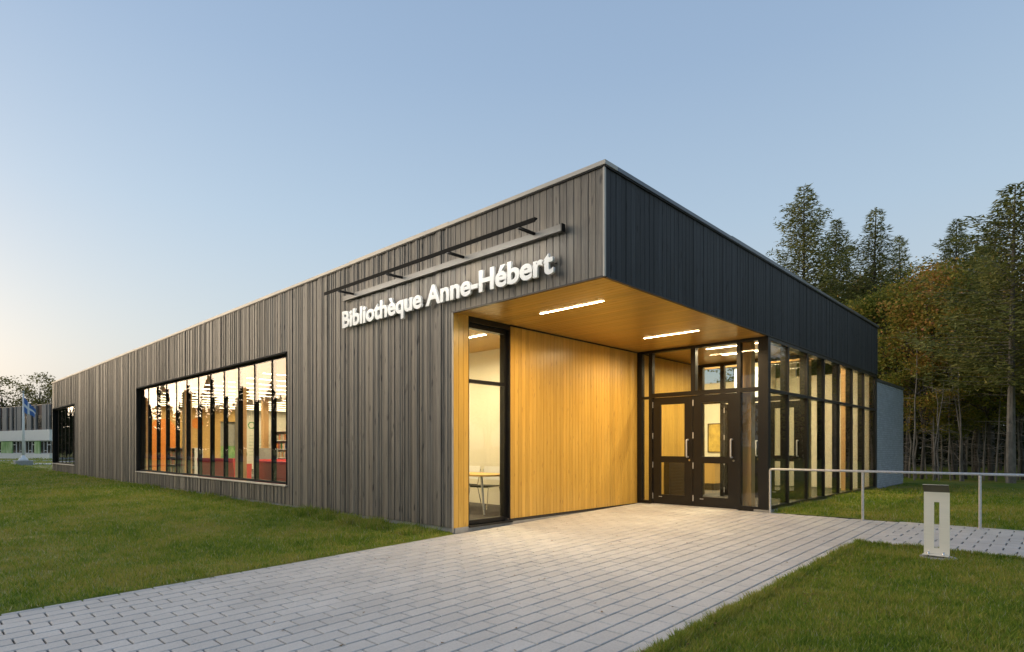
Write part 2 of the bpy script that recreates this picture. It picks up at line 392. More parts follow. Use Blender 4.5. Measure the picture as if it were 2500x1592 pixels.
# ------------------------------------------------------------------ paving
paving = link('paving', sheet(rng(-7.9, XR, 8), rng(-6, 11.86, 12), lambda x, y: G(x, min(y, 11.7)) - .022).mesh('paving'), M['bed'], kind='structure')
def paver_mesh(w, l, ch=.006, name='paver'):
    mb = MB(); h = .05
    a, b = w / 2, l / 2
    for (p, q, z) in ((a, b, -h), (a, b, -ch), (a - ch, b - ch, 0)):
        mb.v += [(-p, -q, z), (p, -q, z), (p, q, z), (-p, q, z)]; mb.r += [0] * 4
    mb.f = [(8, 9, 10, 11)] + [(i, (i + 1) % 4, 4 + (i + 1) % 4, 4 + i) for i in range(4)] + [(4 + i, 4 + (i + 1) % 4, 8 + (i + 1) % 4, 8 + i) for i in range(4)]
    return mb
def lay(parent, cells, ch=.006):
    """cells (x, y, w, l): the 300 nearest the camera as parts, the others joined"""
    cells.sort(key=lambda c: (c[0] * FW[0] + c[1] * FW[1] < .6, math.hypot(c[0] + .8, c[1] - .6)))
    cache = {}; rest = MB()
    for i, (x, y, w, l) in enumerate(cells):
        z = G(x, min(y, 11.7)) + random.uniform(-.0016, .0016)
        tx, ty = random.uniform(-.004, .004), random.uniform(-.004, .004)
        if i < 300:
            key = (round(w, 3), round(l, 3))
            if key not in cache:
                cache[key] = paver_mesh(key[0], key[1], ch).mesh('paver'); cache[key].materials.append(M['paver'])
            o = bpy.data.objects.new('paver', cache[key]); COL.objects.link(o); o.parent = parent
            o.location = (x, y, z); o.rotation_euler = (math.atan(.024) + tx, ty, random.uniform(-.003, .003))
        else:
            p = paver_mesh(w, l, ch); n = len(rest.v); rn = random.random()
            rest.v += [(x + a, y + b, z + cc + b * .024 + a * ty) for a, b, cc in p.v]; rest.r += [rn] * 12
            rest.f += [tuple(n + k for k in f) for f in p.f]
    link('paver', rest.mesh('paver'), M['paver'], parent, kind='stuff')
CW, CL = .182, .312
cells = []
k = 0; x = XR
while x - CW > XL - .45:
    x1 = x; x0 = x - CW; xc = (x0 + x1) / 2
    ofs = (k % 2) * CL * .5 + (k * .037) % .05
    y = -4.5 + ofs
    yend = 11.84
    while y < yend:
        l = min(CL, yend - y)
        yc = y + l / 2
        if l > .06:
            edge = lawnedge(yc)
            left = XL if yc > 6.3 else edge
            xx0 = max(x0, left)
            if yc > 6.3 and xx0 <= -7.30: xx0 = max(xx0, -7.33)
            if x1 - xx0 > .03: cells.append(((xx0 + x1) / 2, yc, (x1 - xx0) - .013, l - .014))
        y += l
    x -= CW; k += 1
lay(paving, cells)
ramp_path = link('ramp_path', sheet(rng(XR - .001, 12, 10), rng(YR0, YR1 + .13, 4), lambda x, y: G(x, min(y, 11.7)) - .022).mesh('ramp_path'), M['bed'], kind='structure')
cells = []; j = 0; y = YR0 + .14
while y < YR1 - .05:
    l = min(.225, YR1 - y); x = XR + (.15 if j % 2 else 0)
    if j % 2: cells.append((XR + .075, y + l / 2, .146, l - .004))
    while x < 9: cells.append((x + .15, y + l / 2, .282, l - .004)); x += .30
    y += l; j += 1
lay(ramp_path, cells, .003)
for (y0, y1) in ((YR0, YR0 + .13), (YR1 + .003, YR1 + .125)):
    x = XR
    while x < 9:
        m = MB(); m.box(x + .004, x + .996, y0, y1, G(0, min(y0, 11.7)) - .06, G(0, min(y0, 11.7)) + .004)
        part('edging_block', m, M['paver'], ramp_path); x += 1.0

# ------------------------------------------------------------------ the library building
XC, XP, Y0, YD, XE = -4.38, -7.35, 6.30, 11.90, -42.0      # corner, entrance wall, front wall, doors, far end
ZS, ZT, YB = 3.60, 5.00, 20.60
B = thing('library_building', 'long flat roofed library clad in dark stained boards with a timber lined entrance', 'building', (XC, Y0, 0))
BL = Vector((XC, Y0, 0))
def bpart(name, mb, mat, parent=None, **k):
    p = parent or B; o = bpy.data.objects.new(name, mb.mesh(name)); COL.objects.link(o); o.data.materials.append(mat)
    o.parent = p
    if p is B: o.location = -BL
    for a, b in k.items(): o[a] = b
    return o
ROOTLOC_B = {}
_cache = {}
def board(parent, mat, key, dims, loc, step=None):
    """one board; alike boards share a mesh. dims = box around the origin"""
    if key not in _cache:
        me = MB().box(*dims, rnd=0).mesh('board') if step is None else MB().prism([(dims[0], dims[3])] + step + [(dims[1], dims[3])], 'z', dims[4], dims[5]).mesh('board')
        me.attributes['rnd'].data.foreach_set('value', [0.0] * len(me.vertices))
        import bmesh
        bm = bmesh.new(); bm.from_mesh(me); bmesh.ops.bevel(bm, geom=[e for e in bm.edges if e.calc_length() > .5], offset=.0035, segments=1, affect='EDGES'); bm.to_mesh(me); bm.free()
        me.materials.append(mat); _cache[key] = me
    o = bpy.data.objects.new('board', _cache[key]); COL.objects.link(o); o.parent = parent; o.location = loc
    return o
BW = .12
front = bpart('front_wall', MB().box(XE + .03, -41.74, Y0 + .06, Y0 + .2, .05, ZT).box(-35.94, -25.27, Y0 + .06, Y0 + .2, .05, ZT).box(-41.74, -35.94, Y0 + .06, Y0 + .2, .05, .50).box(-41.74, -35.94, Y0 + .06, Y0 + .2, 3.6, ZT).box(-13.19, XP - .02, Y0 + .06, Y0 + .2, .05, ZT)
              .box(-25.27, -13.19, Y0 + .06, Y0 + .2, .05, .50).box(-25.27, -13.19, Y0 + .06, Y0 + .2, 3.62, ZT)
              .box(XP - .02, XC - .05, Y0 + .06, Y0 + .2, ZS + .03, ZT), M['gap'])
rest = MB(); k = 0; x = XC - .02 - BW / 2
while x > XE:
    segs = [(.09, ZT)]
    if -25.27 < x < -13.19: segs = [(.09, .50), (3.62, ZT)]
    if -41.72 < x < -35.94: segs = [(.09, .50), (3.60, ZT)]
    if x > XP: segs = [(ZS + .012, ZT)]
    pr = random.choice((0, .003, .009, .013)) if x < XP else random.choice((0, .001, .002))
    w = BW / 2 - .003
    for z0, z1 in segs:
        v = random.randrange(4) if x < XP else 3
        st = ([(-w + .045, -.012), (-w + .052, -.002), (w, -.002)], [(-w, -.002), (w - .052, -.002), (w - .045, -.012), (w, -.012)], [(-w + .008, -.004), (-w + .016, -.014), (w - .04, -.014), (w - .032, -.004), (w, -.004)], None)[v]
        if v == 0: st = [(-w, -.012)] + st[0:]
        if v == 2: st = [(-w, -.004)] + st
        if x > -14.2: board(front, M['stain'], ('A', v, round(z1 - z0, 2)), (-w, w, -.012, .024, 0, z1 - z0), (x, Y0 + .022 - pr, z0), None if st is None else st)
        else:
            rest.box(x - w, x + w, Y0 + .012 - pr, Y0 + .046, z0, z1)
            if v != 3:
                q0 = x - w + (.0, .05, .028)[v]; rest.box(q0, q0 + .052, Y0 + .001 - pr, Y0 + .0118 - pr, z0, z1)
    x -= BW; k += 1
bpart('board', rest, M['stain'], front, kind='stuff')
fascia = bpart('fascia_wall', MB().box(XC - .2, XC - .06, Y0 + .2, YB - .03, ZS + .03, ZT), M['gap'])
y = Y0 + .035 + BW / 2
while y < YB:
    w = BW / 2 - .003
    board(fascia, M['stain_shaded'], ('F',), (-.024, .012, -w, w, 0, ZT - ZS - .012), (XC - .022 + random.choice((0, .002, .005)), y, ZS + .012)); y += BW
# far end wall and back
bpart('end_wall', MB().box(XE, XE + .03, Y0 + .07, 22, .05, ZT), M['stain'])
bpart('rear_wall', MB().box(XE + .03, -12.9, 20.2, 20.35, .05, ZT), M['stain'])
bpart('roof', MB().box(XE + .04, -12.95, Y0 + .2, 20.2, 3.72, 4.93).box(-12.95, XC - .2, Y0 + .2, 14.84, 3.72, 4.93).box(-12.95, XC - .2, 14.84, YB - .05, 4.62, 4.93), M['capdark'])
# flashings along the parapet
for i, (a, b, dz, m) in enumerate(((-7.42, XC + .03, 0, 'cap'), (-10.45, -7.424, .012, 'cap'), (-13.5, -10.454, 0, 'cap'), (-19.5, -13.504, .010, 'cap'), (-25.5, -19.504, 0, 'cap'), (-31.5, -25.504, .01, 'cap'), (-36.5, -31.504, 0, 'cap'), (XE - .03, -36.504, .01, 'cap'))):
    bpart('flashing', MB().box(a, b, Y0 - .025, Y0 + .26, ZT + .018, ZT + .072 + dz), M[m])
bpart('drip_edge', MB().box(XE - .02, XC + .02, Y0 - .012, Y0 + .06, ZT, ZT + .016), M['black'])
for (a, b, dz) in ((Y0 + .262, 10.1, 0), (10.104, 14.0, .012), (14.004, 17.5, 0), (17.504, YB + .03, .01)):
    bpart('flashing', MB().box(XC - .28, XC + .03, a, b, ZT + .018, ZT + .072 + dz), M['capdark'])
bpart('drip_edge', MB().box(XC - .05, XC + .016, Y0 + .062, YB + .02, ZT, ZT + .016), M['black'])
bpart('corner_trim', MB().box(XC - .022, XC + .004, Y0 - .004, Y0 + .03, ZS - .004, ZT - .002), M['cap'])
bpart('corner_trim', MB().box(XP - .018, XP + .004, Y0 - .003, Y0 + .022, .02, ZS - .002), M['cap'])
bpart('soffit_edge', MB().box(XP + .006, XC - .024, Y0 + .002, Y0 + .05, ZS - .012, ZS + .01).box(XC - .05, XC - .004, Y0 + .052, YB, ZS - .010, ZS + .010), M['black'])
bpart('foundation', MB().box(XE, XP + .02, Y0 + .045, Y0 + .4, -.4, .088).box(XP - .3, XP + .012, Y0 + .4, YD - .02, -.4, .075)
      .box(XC - .3, XC - .01, YD - .02, YB, -.2, .17).box(XP - .3, XC - .3, YD - .02, YD + .3, -.2, .115), M['concrete'])

# ---- entrance side wall (timber), soffit
ent = bpart('entrance_wall', MB().box(XP - .16, XP - .05, Y0 + .2, 6.66, .08, ZS).box(XP - .16, XP - .05, 7.66, YD, .10, ZS).box(XP - .16, XP - .05, YD, 14.9, .14, ZS), M['gap'])
def wood_run(y0, y1, z0, z1, parent):
    n = max(1, round((y1 - y0) / .100)); w = (y1 - y0) / n
    for i in range(n):
        board(parent, M['honey'], ('H', round(w, 4), round(z1 - z0, 2)), (-.03, 0, -w / 2 + .0016, w / 2 - .0016, 0, z1 - z0), (XP - random.choice((0, .001)), y0 + w * (i + .5), z0))
wood_run(Y0 + .024, 6.655, .08, ZS - .002, ent)
wood_run(7.665, YD - .02, .13, ZS - .03, ent)
wood_run(YD + .1, 14.80, .16, ZS - .03, ent)
bpart('shadow_gap', MB().box(XP - .04, XP + .012, 7.665, YD - .02, ZS - .028, ZS - .002), M['black'])
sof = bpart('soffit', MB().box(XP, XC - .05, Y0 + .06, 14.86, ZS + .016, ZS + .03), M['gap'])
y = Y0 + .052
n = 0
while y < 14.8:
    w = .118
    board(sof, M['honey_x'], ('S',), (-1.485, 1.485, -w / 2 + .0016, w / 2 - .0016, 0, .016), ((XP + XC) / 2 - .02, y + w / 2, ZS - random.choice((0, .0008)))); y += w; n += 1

# ---- windows
def glazing(name, axis, plane, a0, a1, z0, z1, muls, depth=.14, fw=.06, mw=.05, trans=(), pane=M['glass'], inset=0.0, outer=.02, parent=None, fm=M['bronze']):
    """a framed glazed wall. axis 'x': runs along x at y=plane (outside is -y); axis 'y': runs along y at x=plane (outside is +x)"""
    sgn = 1 if axis == 'x' else -1
    def bx(mb, p0, p1, d0, d1, q0, q1):
        lo, hi = sorted((plane + sgn * d0, plane + sgn * d1))
        return mb.box(p0, p1, lo, hi, q0, q1) if axis == 'x' else mb.box(lo, hi, p0, p1, q0, q1)
    W = bpart(name, bx(bx(bx(bx(MB(), a0, a0 + fw, -outer, depth, z0, z1), a1 - fw, a1, -outer, depth, z0, z1), a0 + fw, a1 - fw, -outer, depth, z0, z0 + fw), a0 + fw, a1 - fw, -outer, depth, z1 - fw, z1), fm, parent)
    edges = [a0 + fw] + list(muls) + [a1 - fw]
    for m in muls: bpart('mullion', bx(MB(), m - mw / 2, m + mw / 2, -outer * .8, depth - .002, z0 + fw, z1 - fw), fm, W)
    zs = [z0 + fw] + list(trans) + [z1 - fw]
    for i in range(len(edges) - 1):
        p0 = edges[i] + (mw / 2 if i else 0); p1 = edges[i + 1] - (mw / 2 if i < len(edges) - 2 else 0)
        for t in trans: bpart('transom', bx(MB(), p0, p1, -outer * .7, depth - .03, t - .03, t + .03), fm, W)
        for j in range(len(zs) - 1):
            q0 = zs[j] + (.03 if j else 0); q1 = zs[j + 1] - (.03 if j < len(zs) - 2 else 0)
            bpart('pane', bx(MB(), p0, p1, .012, .024, q0, q1), pane, W)
    return W
# big window of the reading hall: twelve bays
W1 = glazing('reading_hall_window', 'x', 6.41, -25.25, -13.21, .54, 3.58, [-25.25 + 12.04 * i / 12 for i in range(1, 12)], depth=.12, fw=.05, mw=.045, outer=.0, fm=M['matte'])
bpart('window_reveal', MB().box(-25.27, -25.252, Y0 - .01, 6.6, .5, 3.62).box(-13.208, -13.19, Y0 - .01, 6.6, .5, 3.62).box(-25.252, -13.208, Y0 - .012, 6.6, 3.582, 3.62), M['gap'], W1)
bpart('sill', MB().box(-25.29, -19.402, Y0 - .05, 6.388, .505, .535).box(-19.398, -13.17, Y0 - .05, 6.388, .505, .535), M['cap'], W1)
W2 = glazing('end_window', 'x', 6.41, -41.72, -35.96, .54, 3.55, [-41.72 + 5.76 * i / 6 for i in range(1, 6)], depth=.12, fw=.05, mw=.045, outer=.0, fm=M['matte'])
bpart('window_reveal', MB().box(-41.74, -41.722, Y0 - .01, 6.6, .5, 3.6).box(-35.958, -35.94, Y0 - .01, 6.6, .5, 3.6).box(-41.722, -35.958, Y0 - .012, 6.6, 3.552, 3.6), M['gap'], W2)
bpart('sill', MB().box(-41.9, -35.92, Y0 - .05, 6.388, .505, .535), M['cap'], W2)
# tall narrow window of the meeting room, in the entrance side wall
W3 = glazing('meeting_room_window', 'y', XP - .10, 6.66, 7.66, .10, 3.50, [], depth=.10, fw=.07, trans=(2.53,), outer=.02)
bpart('window_header', MB().box(XP - .16, XP - .005, 6.66, 7.66, 3.502, 3.598), M['bronze'], W3)
bpart('window_reveal', MB().box(XP - .14, XP - .002, 7.642, 7.664, .1, 3.5).box(XP - .14, XP - .002, 6.657, 6.668, .1, 3.5), M['black'], W3)
bpart('sill', MB().box(XP - .01, XP + .05, 6.64, 7.68, .072, .098), M['black'], W3)
# entrance screen
S = bpart('entrance_screen', MB().box(XP, -7.24, YD, YD + .12, .13, ZS - .002).box(-7.06, -6.975, YD, YD + .12, .13, ZS - .062).box(-6.035, -5.93, YD, YD + .12, 2.53, ZS - .062)
          .box(-5.03, -4.955, YD, YD + .12, .13, ZS - .062).box(-4.60, XC - .022, YD, YD + .05, .13, ZS - .002).box(-7.24, -4.60, YD, YD + .12, ZS - .06, ZS - .002)
          .box(-6.975, -6.035, YD, YD + .118, 2.53, 2.62).box(-5.93, -5.03, YD, YD + .118, 2.53, 2.62).box(-7.24, -7.06, YD, YD + .118, 2.50, 2.56).box(-4.955, -4.60, YD, YD + .118, 2.53, 2.61)
          .box(-7.24, -7.06, YD, YD + .118, .13, .20).box(-4.955, -4.60, YD, YD + .118, .13, .22), M['bronze'])
for (a, b, q0, q1) in ((-7.24, -7.06, .20, 2.50), (-7.24, -7.06, 2.56, ZS - .06), (-6.975, -6.035, 2.62, ZS - .06), (-5.93, -5.03, 2.62, ZS - .06), (-4.955, -4.60, .22, 2.53), (-4.955, -4.60, 2.61, ZS - .06)):
    bpart('pane', MB().box(a, b, YD + .03, YD + .042, q0, q1), M['glass'], S)
def swing_door(x0, x1, yp, zb, mat=M['bronze'], nm='entrance_door', hand=1):
    a0, a1 = x0 + .19, x1 - .19; zt = 2.52
    d = bpart(nm, MB().box(x0, a0, yp, yp + .05, zb, zt).box(a1, x1, yp, yp + .05, zb, zt).box(a0, a1, yp, yp + .05, zb, zb + .21)
              .box(a0, a1, yp, yp + .05, 1.07, 1.21).box(a0, a1, yp, yp + .05, 2.36, zt), mat)
    for q0, q1 in ((zb + .21, 1.07), (1.21, 2.36)): bpart('pane', MB().box(a0, a1, yp + .02, yp + .03, q0, q1), M['glass'], d)
    hx = x1 - .10 if hand > 0 else x0 + .1
    bpart('handle', MB().tube([(hx, yp + .002, 1.20), (hx, yp - .07, 1.20), (hx, yp - .085, 1.215), (hx, yp - .085, 1.555), (hx, yp - .07, 1.57), (hx, yp + .002, 1.57)], .016, 8), M['galv'], d)
    bpart('lock', MB().tube([(hx + .03, yp + .001, 1.13), (hx + .03, yp - .012, 1.13)], .022, 12), M['steel'], d)
    for z in (.25, .95, 1.6, 2.3): bpart('hinge', MB().box(x0 - .012, x0 + .006, yp - .012, yp - .001, z, z + .13), M['galv'], d)
    bpart('door_sweep', MB().box(x0 + .02, x1 - .02, yp - .012, yp - .001, zb + .005, zb + .03), M['black'], d)
    bpart('kick_label', MB().box(a0 - .04, a0 + .04, yp - .004, yp - .0005, zb + .155, zb + .168), M['galv'], d)
    return d
swing_door(-6.970, -6.008, YD + .03, .145)
swing_door(-5.992, -5.034, YD + .03, .145)
bpart('threshold', MB().box(-6.975, -5.0, YD - .06, YD + .1, .118, .142), M['galv'])
# side screen along the lobby
W4 = glazing('lobby_window', 'y', XC - .04, YD + .052, YB - .1, .17, ZS - .012, [13.05, 14.27, 15.49, 16.71, 17.93, 19.15], depth=.15, fw=.07, mw=.06, trans=(2.54,), pane=M['glass_side'], outer=.02)
bpart('corner_post', MB().box(XC - .2, XC - .02, YB - .098, YB, .13, ZS - .012), M['bronze'])
# inner doors of the vestibule
SI = bpart('vestibule_screen', MB().box(XP, -7.2, 14.86, 14.98, .14, ZS).box(-6.72, -6.62, 14.86, 14.98, .14, ZS).box(-5.66, -5.56, 14.86, 14.98, .14, ZS).box(-4.7, -4.6, 14.86, 14.98, .14, ZS)
           .box(-7.2, -4.6, 14.86, 14.98, ZS - .08, 3.72).box(-7.2, -4.6, 14.862, 14.978, 2.55, 2.66), M['bronze'])
for (a, b) in ((-7.2, -6.72), (-6.62, -5.66), (-5.56, -4.7)): bpart('pane', MB().box(a, b, 14.9, 14.912, 2.66, ZS - .08), M['glass'], SI)
bpart('pane', MB().box(-7.2, -6.72, 14.9, 14.912, .16, 2.55), M['glass'], SI)
swing_door(-6.61, -5.67, 14.87, .16, nm='inner_door'); swing_door(-5.55, -4.71, 14.87, .16, nm='inner_door')

# ---- inside
bpart('inner_floor', MB().box(XE + .05, XP - .17, Y0 + .42, 20.2, .0, .14).box(XP - .17, XC - .30, YD + .31, YB - .1, .0, .142).box(XP - .17, XP - .01, 7.6, YD + .31, .0, .14), M['carpet'])
iw = lambda *a, m='paint', nm='inner_wall': bpart(nm, MB().box(*a), M[m])
iw(-12.9, XP - .17, 9.25, 9.37, .14, 3.72); iw(-13.02, -12.9, Y0 + .2, 20.2, .14, 3.72)
iw(-12.9, XP - .17, Y0 + .2, Y0 + .26, .14, 3.72)
bpart('meeting_room_ceiling', MB().box(-12.9, XP - .17, Y0 + .27, 9.25, 3.58, 3.62), M['honey_x'])
iw(-12.9, XP - .17, 14.86, 14.98, .14, 4.6)
bpart('clerestory_wall', MB().box(-12.9, XC - .2, YB - .12, YB, .14, 3.72).box(-12.9, XC - .2, YB - .12, YB, 4.25, 4.62).box(-7.0, -6.7, YB - .12, YB, 3.72, 4.25).box(-10.2, -9.9, YB - .12, YB, 3.72, 4.25), M['paint'])
bpart('lobby_ceiling', MB().box(-12.9, XC - .22, 14.99, YB - .13, 4.52, 4.6), M['honey_x'])
bpart('upper_wall', MB().box(XC - .32, XC - .22, 14.99, YB - .13, ZS + .05, 4.52), M['paint'])
iw(-7.45, -7.33, 19.0, YB - .13, .14, 4.5)
bpart('hall_ceiling', MB().box(-35.4, -13.02, Y0 + .2, 20.2, 3.60, 3.66), M['paint'])
bpart('hall_end_wall', MB().box(-35.5, -35.4, Y0 + .2, 13.0, .14, 3.6), M['ply'])
bpart('hall_end_wall', MB().box(-35.5, -35.4, 13.9, 20.2, .14, 3.6), M['paint'])
bpart('hall_end_wall', MB().box(-35.5, -35.4, 13.0, 13.9, 2.9, 3.6), M['ply'])
bpart('hall_doorway', MB().box(-35.7, -35.6, 13.0, 13.9, 1.5, 2.9), M['greyf'])
bpart('hall_doorway', MB().box(-35.7, -35.59, 13.0, 13.9, .14, 1.49), pmat('green_picture_panel', (.10, .35, .08), (.40, .55, .25), (5, 5, 3), rough=.6, det=7))
iw(-35.4, -13.02, 20.08, 20.2, .14, 3.6)
arch = [(9.45, .14)] + [(10.05 - .6 * math.cos(t), 2.4 + .55 * math.sin(t)) for t in rng(0, math.pi, 14)] + [(10.65, .14)]
bpart('arched_panel', MB().prism(arch, 'x', -35.398, -35.33), M['orangep'])
bpart('arched_panel', MB().prism([(11.75 + .3 * math.cos(t), 2.75 + .3 * math.sin(t)) for t in rng(0, 2 * math.pi, 20)[:-1]], 'x', -35.398, -35.36), M['orangep'])
# wall graphics on the cream end wall
def ring(mb, cy_, cz, r0, r1, a0, a1, n, x=-35.392):
    for i in range(n):
        t0 = a0 + (a1 - a0) * i / n; t1 = a0 + (a1 - a0) * (i + 1) / n
        mb.prism([(cy_ + r0 * math.cos(t0), cz + r0 * math.sin(t0)), (cy_ + r1 * math.cos(t0), cz + r1 * math.sin(t0)), (cy_ + r1 * math.cos(t1), cz + r1 * math.sin(t1)), (cy_ + r0 * math.cos(t1), cz + r0 * math.sin(t1))], 'x', x - .008, x + .012)
mb = MB(); ring(mb, 14.75, 2.72, .17, .23, 0, 2 * math.pi, 6)
for (a, b, q) in ((14.1, 2.05, .28), (14.2, 1.48, .22), (14.25, 1.02, .2)): ring(mb, a, b, q, q + .05, -1.9, 1.9, 12)
bpart('wall_graphic', mb, M['green'])
mb = MB()
for (a, b, q) in ((14.1, 2.05, .15), (14.2, 1.48, .13)): mb.prism([(a + q * math.cos(t), b + q * math.sin(t)) for t in rng(0, 2 * math.pi, 16)[:-1]], 'x', -35.398, -35.375)
bpart('wall_graphic', mb, M['redv'])
mb = MB()
for i in range(7): mb.box(-35.398, -35.385, 14.6, 15.9 - .2 * (i % 3), 2.1 - i * .19, 2.115 - i * .19)
bpart('wall_graphic', mb, M['green'])
for i, (a, b) in enumerate(((-17.9, 7.15), (-22.5, 7.15), (-27.1, 7.15), (-31.7, 7.15), (-26.4, 11.6), (-20.5, 13.2), (-14.6, 13.2))):
    bpart('column', MB().box(a - .12, a + .12, b - .12, b + .12, .14, 3.6), M['glulam'])
for b in (12.26, 15.85, 19.45): bpart('column', MB().box(-5.06, -4.84, b - .1, b + .1, .14, ZS if b < 14.9 else 4.5), M['glulam'])
for b in (15.85, 19.45): bpart('beam', MB().box(-12.8, -5.06, b - .09, b + .09, 4.1, 4.5), M['glulam_x'])

# ---- grey brick wing behind
XB = XC - .06
wing = bpart('brick_wing', MB().box(-12, XB - .012, YB + .02, 24.55, .14, 3.42), M['mortar'])
mb = MB(); z = .16; j = 0
while z < 3.40:
    y = YB + .03 + (0 if j % 2 else -.11)
    while y < 24.56:
        a = max(y, YB + .03); b = min(y + .21, 24.56)
        if b - a > .03: d = random.uniform(-.004, .004); mb.box(XB - .05, XB + d, a, b - .01, z, z + .058)
        y += .22
    z += .068; j += 1
bpart('brick', mb, M['brickp'], wing, kind='stuff')
bpart('coping', MB().box(-12.03, XB + .03, YB + .02, 24.59, 3.425, 3.50), M['capdark'], wing)
bpart('wing_footing', MB().box(-12, XB - .005, YB + .02, 24.55, -.2, .139), M['concrete'], wing)

# ------------------------------------------------------------------ ceiling lights
def strip_light(label, x0, x1, y0, y1, z, mat, group, down=0):
    t = thing('ceiling_light', label, 'light', ((x0 + x1) / 2, (y0 + y1) / 2, z), group)
    cx, cy_, cz = t.location
    hx, hy = (x1 - x0) / 2, (y1 - y0) / 2
    lpart('housing', MB().box(-hx - .008, hx + .008, -hy - .008, hy + .008, -.002, .0), M['white'], t)
    lpart('diffuser', MB().box(-hx, hx, -hy, hy, -.006, -.0022), mat, t)
    if down:
        al = bpy.data.lights.new('strip_glow', 'AREA'); al.shape = 'RECTANGLE'; al.size = 2 * hx; al.size_y = 2 * hy; al.energy = down; al.color = (1, .71, .38) if mat is M['led'] else (1, .80, .50); al.spread = R(165)
        ao = bpy.data.objects.new('strip_glow', al); COL.objects.link(ao); ao.parent = t; ao.location = (0, 0, -.02)
    return t
gs = 'light strips in the entrance soffit'
strip_light('lit light strip in the soffit nearer the roof corner', -6.38, -5.14, 7.345, 7.385, ZS - .001, M['led'], gs, 80)
strip_light('lit light strip in the soffit just outside the entrance doors', -6.31, -5.15, 10.445, 10.485, ZS - .001, M['led'], gs, 80)
strip_light('lit light strip on the meeting room ceiling', -9.4, -8.25, 7.86, 7.93, 3.579, M['led_meet'], 'interior light strips', 72)
strip_light('second light strip on the meeting room ceiling, deeper in', -11.9, -10.7, 7.86, 7.93, 3.579, M['led_meet'], 'interior light strips', 72)
strip_light('front light strip above the vestibule behind the doors', -6.0, -4.85, 12.55, 12.60, ZS - .001, M['led_meet'], 'interior light strips', 72)
strip_light('rear light strip above the vestibule', -6.1, -5.0, 13.6, 13.65, ZS - .001, M['led_meet'], 'interior light strips', 72)
for (x0, x1, y0, y1, lb) in ((-8.4, -8.33, 15.4, 18.0, 'light strip over the lobby, left of the drum'), (-5.9, -5.83, 15.3, 18.4, 'light strip over the lobby beside the side glazing'),
                             (-9.6, -5.4, 19.3, 19.37, 'light strip over the rear of the lobby'), (-12.3, -9.6, 17.0, 17.07, 'light strip over the reception desk')):
    strip_light(lb, x0, x1, y0, y1, 4.51, M['led_in'], 'interior light strips', 230)
xx = -14.3; first = None; i = 0
while xx > -35:
    for (a, b) in ((7.6, 11.6), (12.6, 17.6)):
        lb = 'thin lit strip on the reading hall ceiling, one of the parallel row'
        if first is None or (b - a) != 4: 
            if first is None: first = strip_light(lb, xx - .03, xx + .03, a, b, 3.599, M['led_hall'], 'parallel light strips in the reading hall', 50); continue
            if i == 0: second = strip_light(lb, xx - .03, xx + .03, a, b, 3.599, M['led_hall'], 'parallel light strips in the reading hall', 50); continue
            copy_tree(second, (xx, (a + b) / 2, 3.599))
        else: copy_tree(first, (xx, (a + b) / 2, 3.599))
    xx -= 1.55; i += 1

# ------------------------------------------------------------------ sign and its light
sign = thing('wall_sign', 'white raised letters reading Bibliothèque Anne-Hébert on the dark boards', 'sign', (-10.62, Y0, 3.79))
TXT = 'Bibliothèque Anne-Hébert'
def text_bounds(s, mesh=False, ext=0.0, off=0.0):
    cu = bpy.data.curves.new('letter', 'FONT'); cu.body = s; cu.size = 1; cu.extrude = ext; cu.offset = off; cu.resolution_u = 4
    o = bpy.data.objects.new('tmp', cu); COL.objects.link(o); dg = bpy.context.evaluated_depsgraph_get()
    me = bpy.data.meshes.new_from_object(o.evaluated_get(dg)); bpy.data.objects.remove(o); bpy.data.curves.remove(cu)
    v = np.empty(len(me.vertices) * 3, np.float32); me.vertices.foreach_get('co', v); v = v.reshape(-1, 3)
    return me, v
OFF = .032
_, vB = text_bounds('B'); caph = vB[:, 1].max() + 2 * OFF * 0
_, vall = text_bounds(TXT, off=OFF); wtot = vall[:, 0].max() - vall[:, 0].min(); wmin = vall[:, 0].min()
SX = 5.46 / wtot; SZ = .318 / (caph + OFF)
for i, ch in enumerate(TXT):
    if ch == ' ': continue
    _, vp = text_bounds(TXT[:i + 1], off=OFF)
    me, v = text_bounds(ch, off=OFF, ext=.02 / SZ * 1.0)
    dx = vp[:, 0].max() - v[:, 0].max() - wmin
    co = np.stack([(v[:, 0] + dx) * SX, -v[:, 2] * SZ * 1.0, v[:, 1] * SZ], 1).astype(np.float32)
    me.vertices.foreach_set('co', co.ravel()); me.update(); me.materials.clear(); me.materials.append(M['letter'])
    x0 = float(co[:, 0].min())
    co[:, 0] -= x0; me.vertices.foreach_set('co', co.ravel()); me.update()
    o = bpy.data.objects.new('letter', me); COL.objects.link(o); o.parent = sign; o.location = (x0, -.062, 0)
    for yy in (0,):
        lp = (x0 + float(co[:, 0].max()) / 2, 0)
pins = MB()
for i in range(40): pins.box(.07 + i * .138, .08 + i * .138, -.045, .0, .12, .13)
lpart('mounting_pin', pins, M['black'], sign, kind='stuff')
lamp = thing('sign_light', 'slim black light bar on short arms above the white lettering', 'light', (-7.9, Y0, 4.36))
def lp(name, x0, x1, y0, y1, z0, z1, mat): return lpart(name, MB().box(x0 + 7.9, x1 + 7.9, y0 - Y0, y1 - Y0, z0 - 4.36, z1 - 4.36), mat, lamp)
lp('wall_plate', -10.60, -5.02, 6.215, 6.275, 4.315, 4.405, M['plate'])
lp('end_cap', -5.018, -5.0, 6.20, 6.28, 4.305, 4.41, M['black'])
lpart('light_bar', MB().prism([(5.825 - Y0, .002), (5.825 - Y0, .062), (5.88 - Y0, .062), (5.88 - Y0, .045), (5.845 - Y0, .022), (5.838 - Y0, .002)], 'x', -2.72, 2.75), M['matte'], lamp)
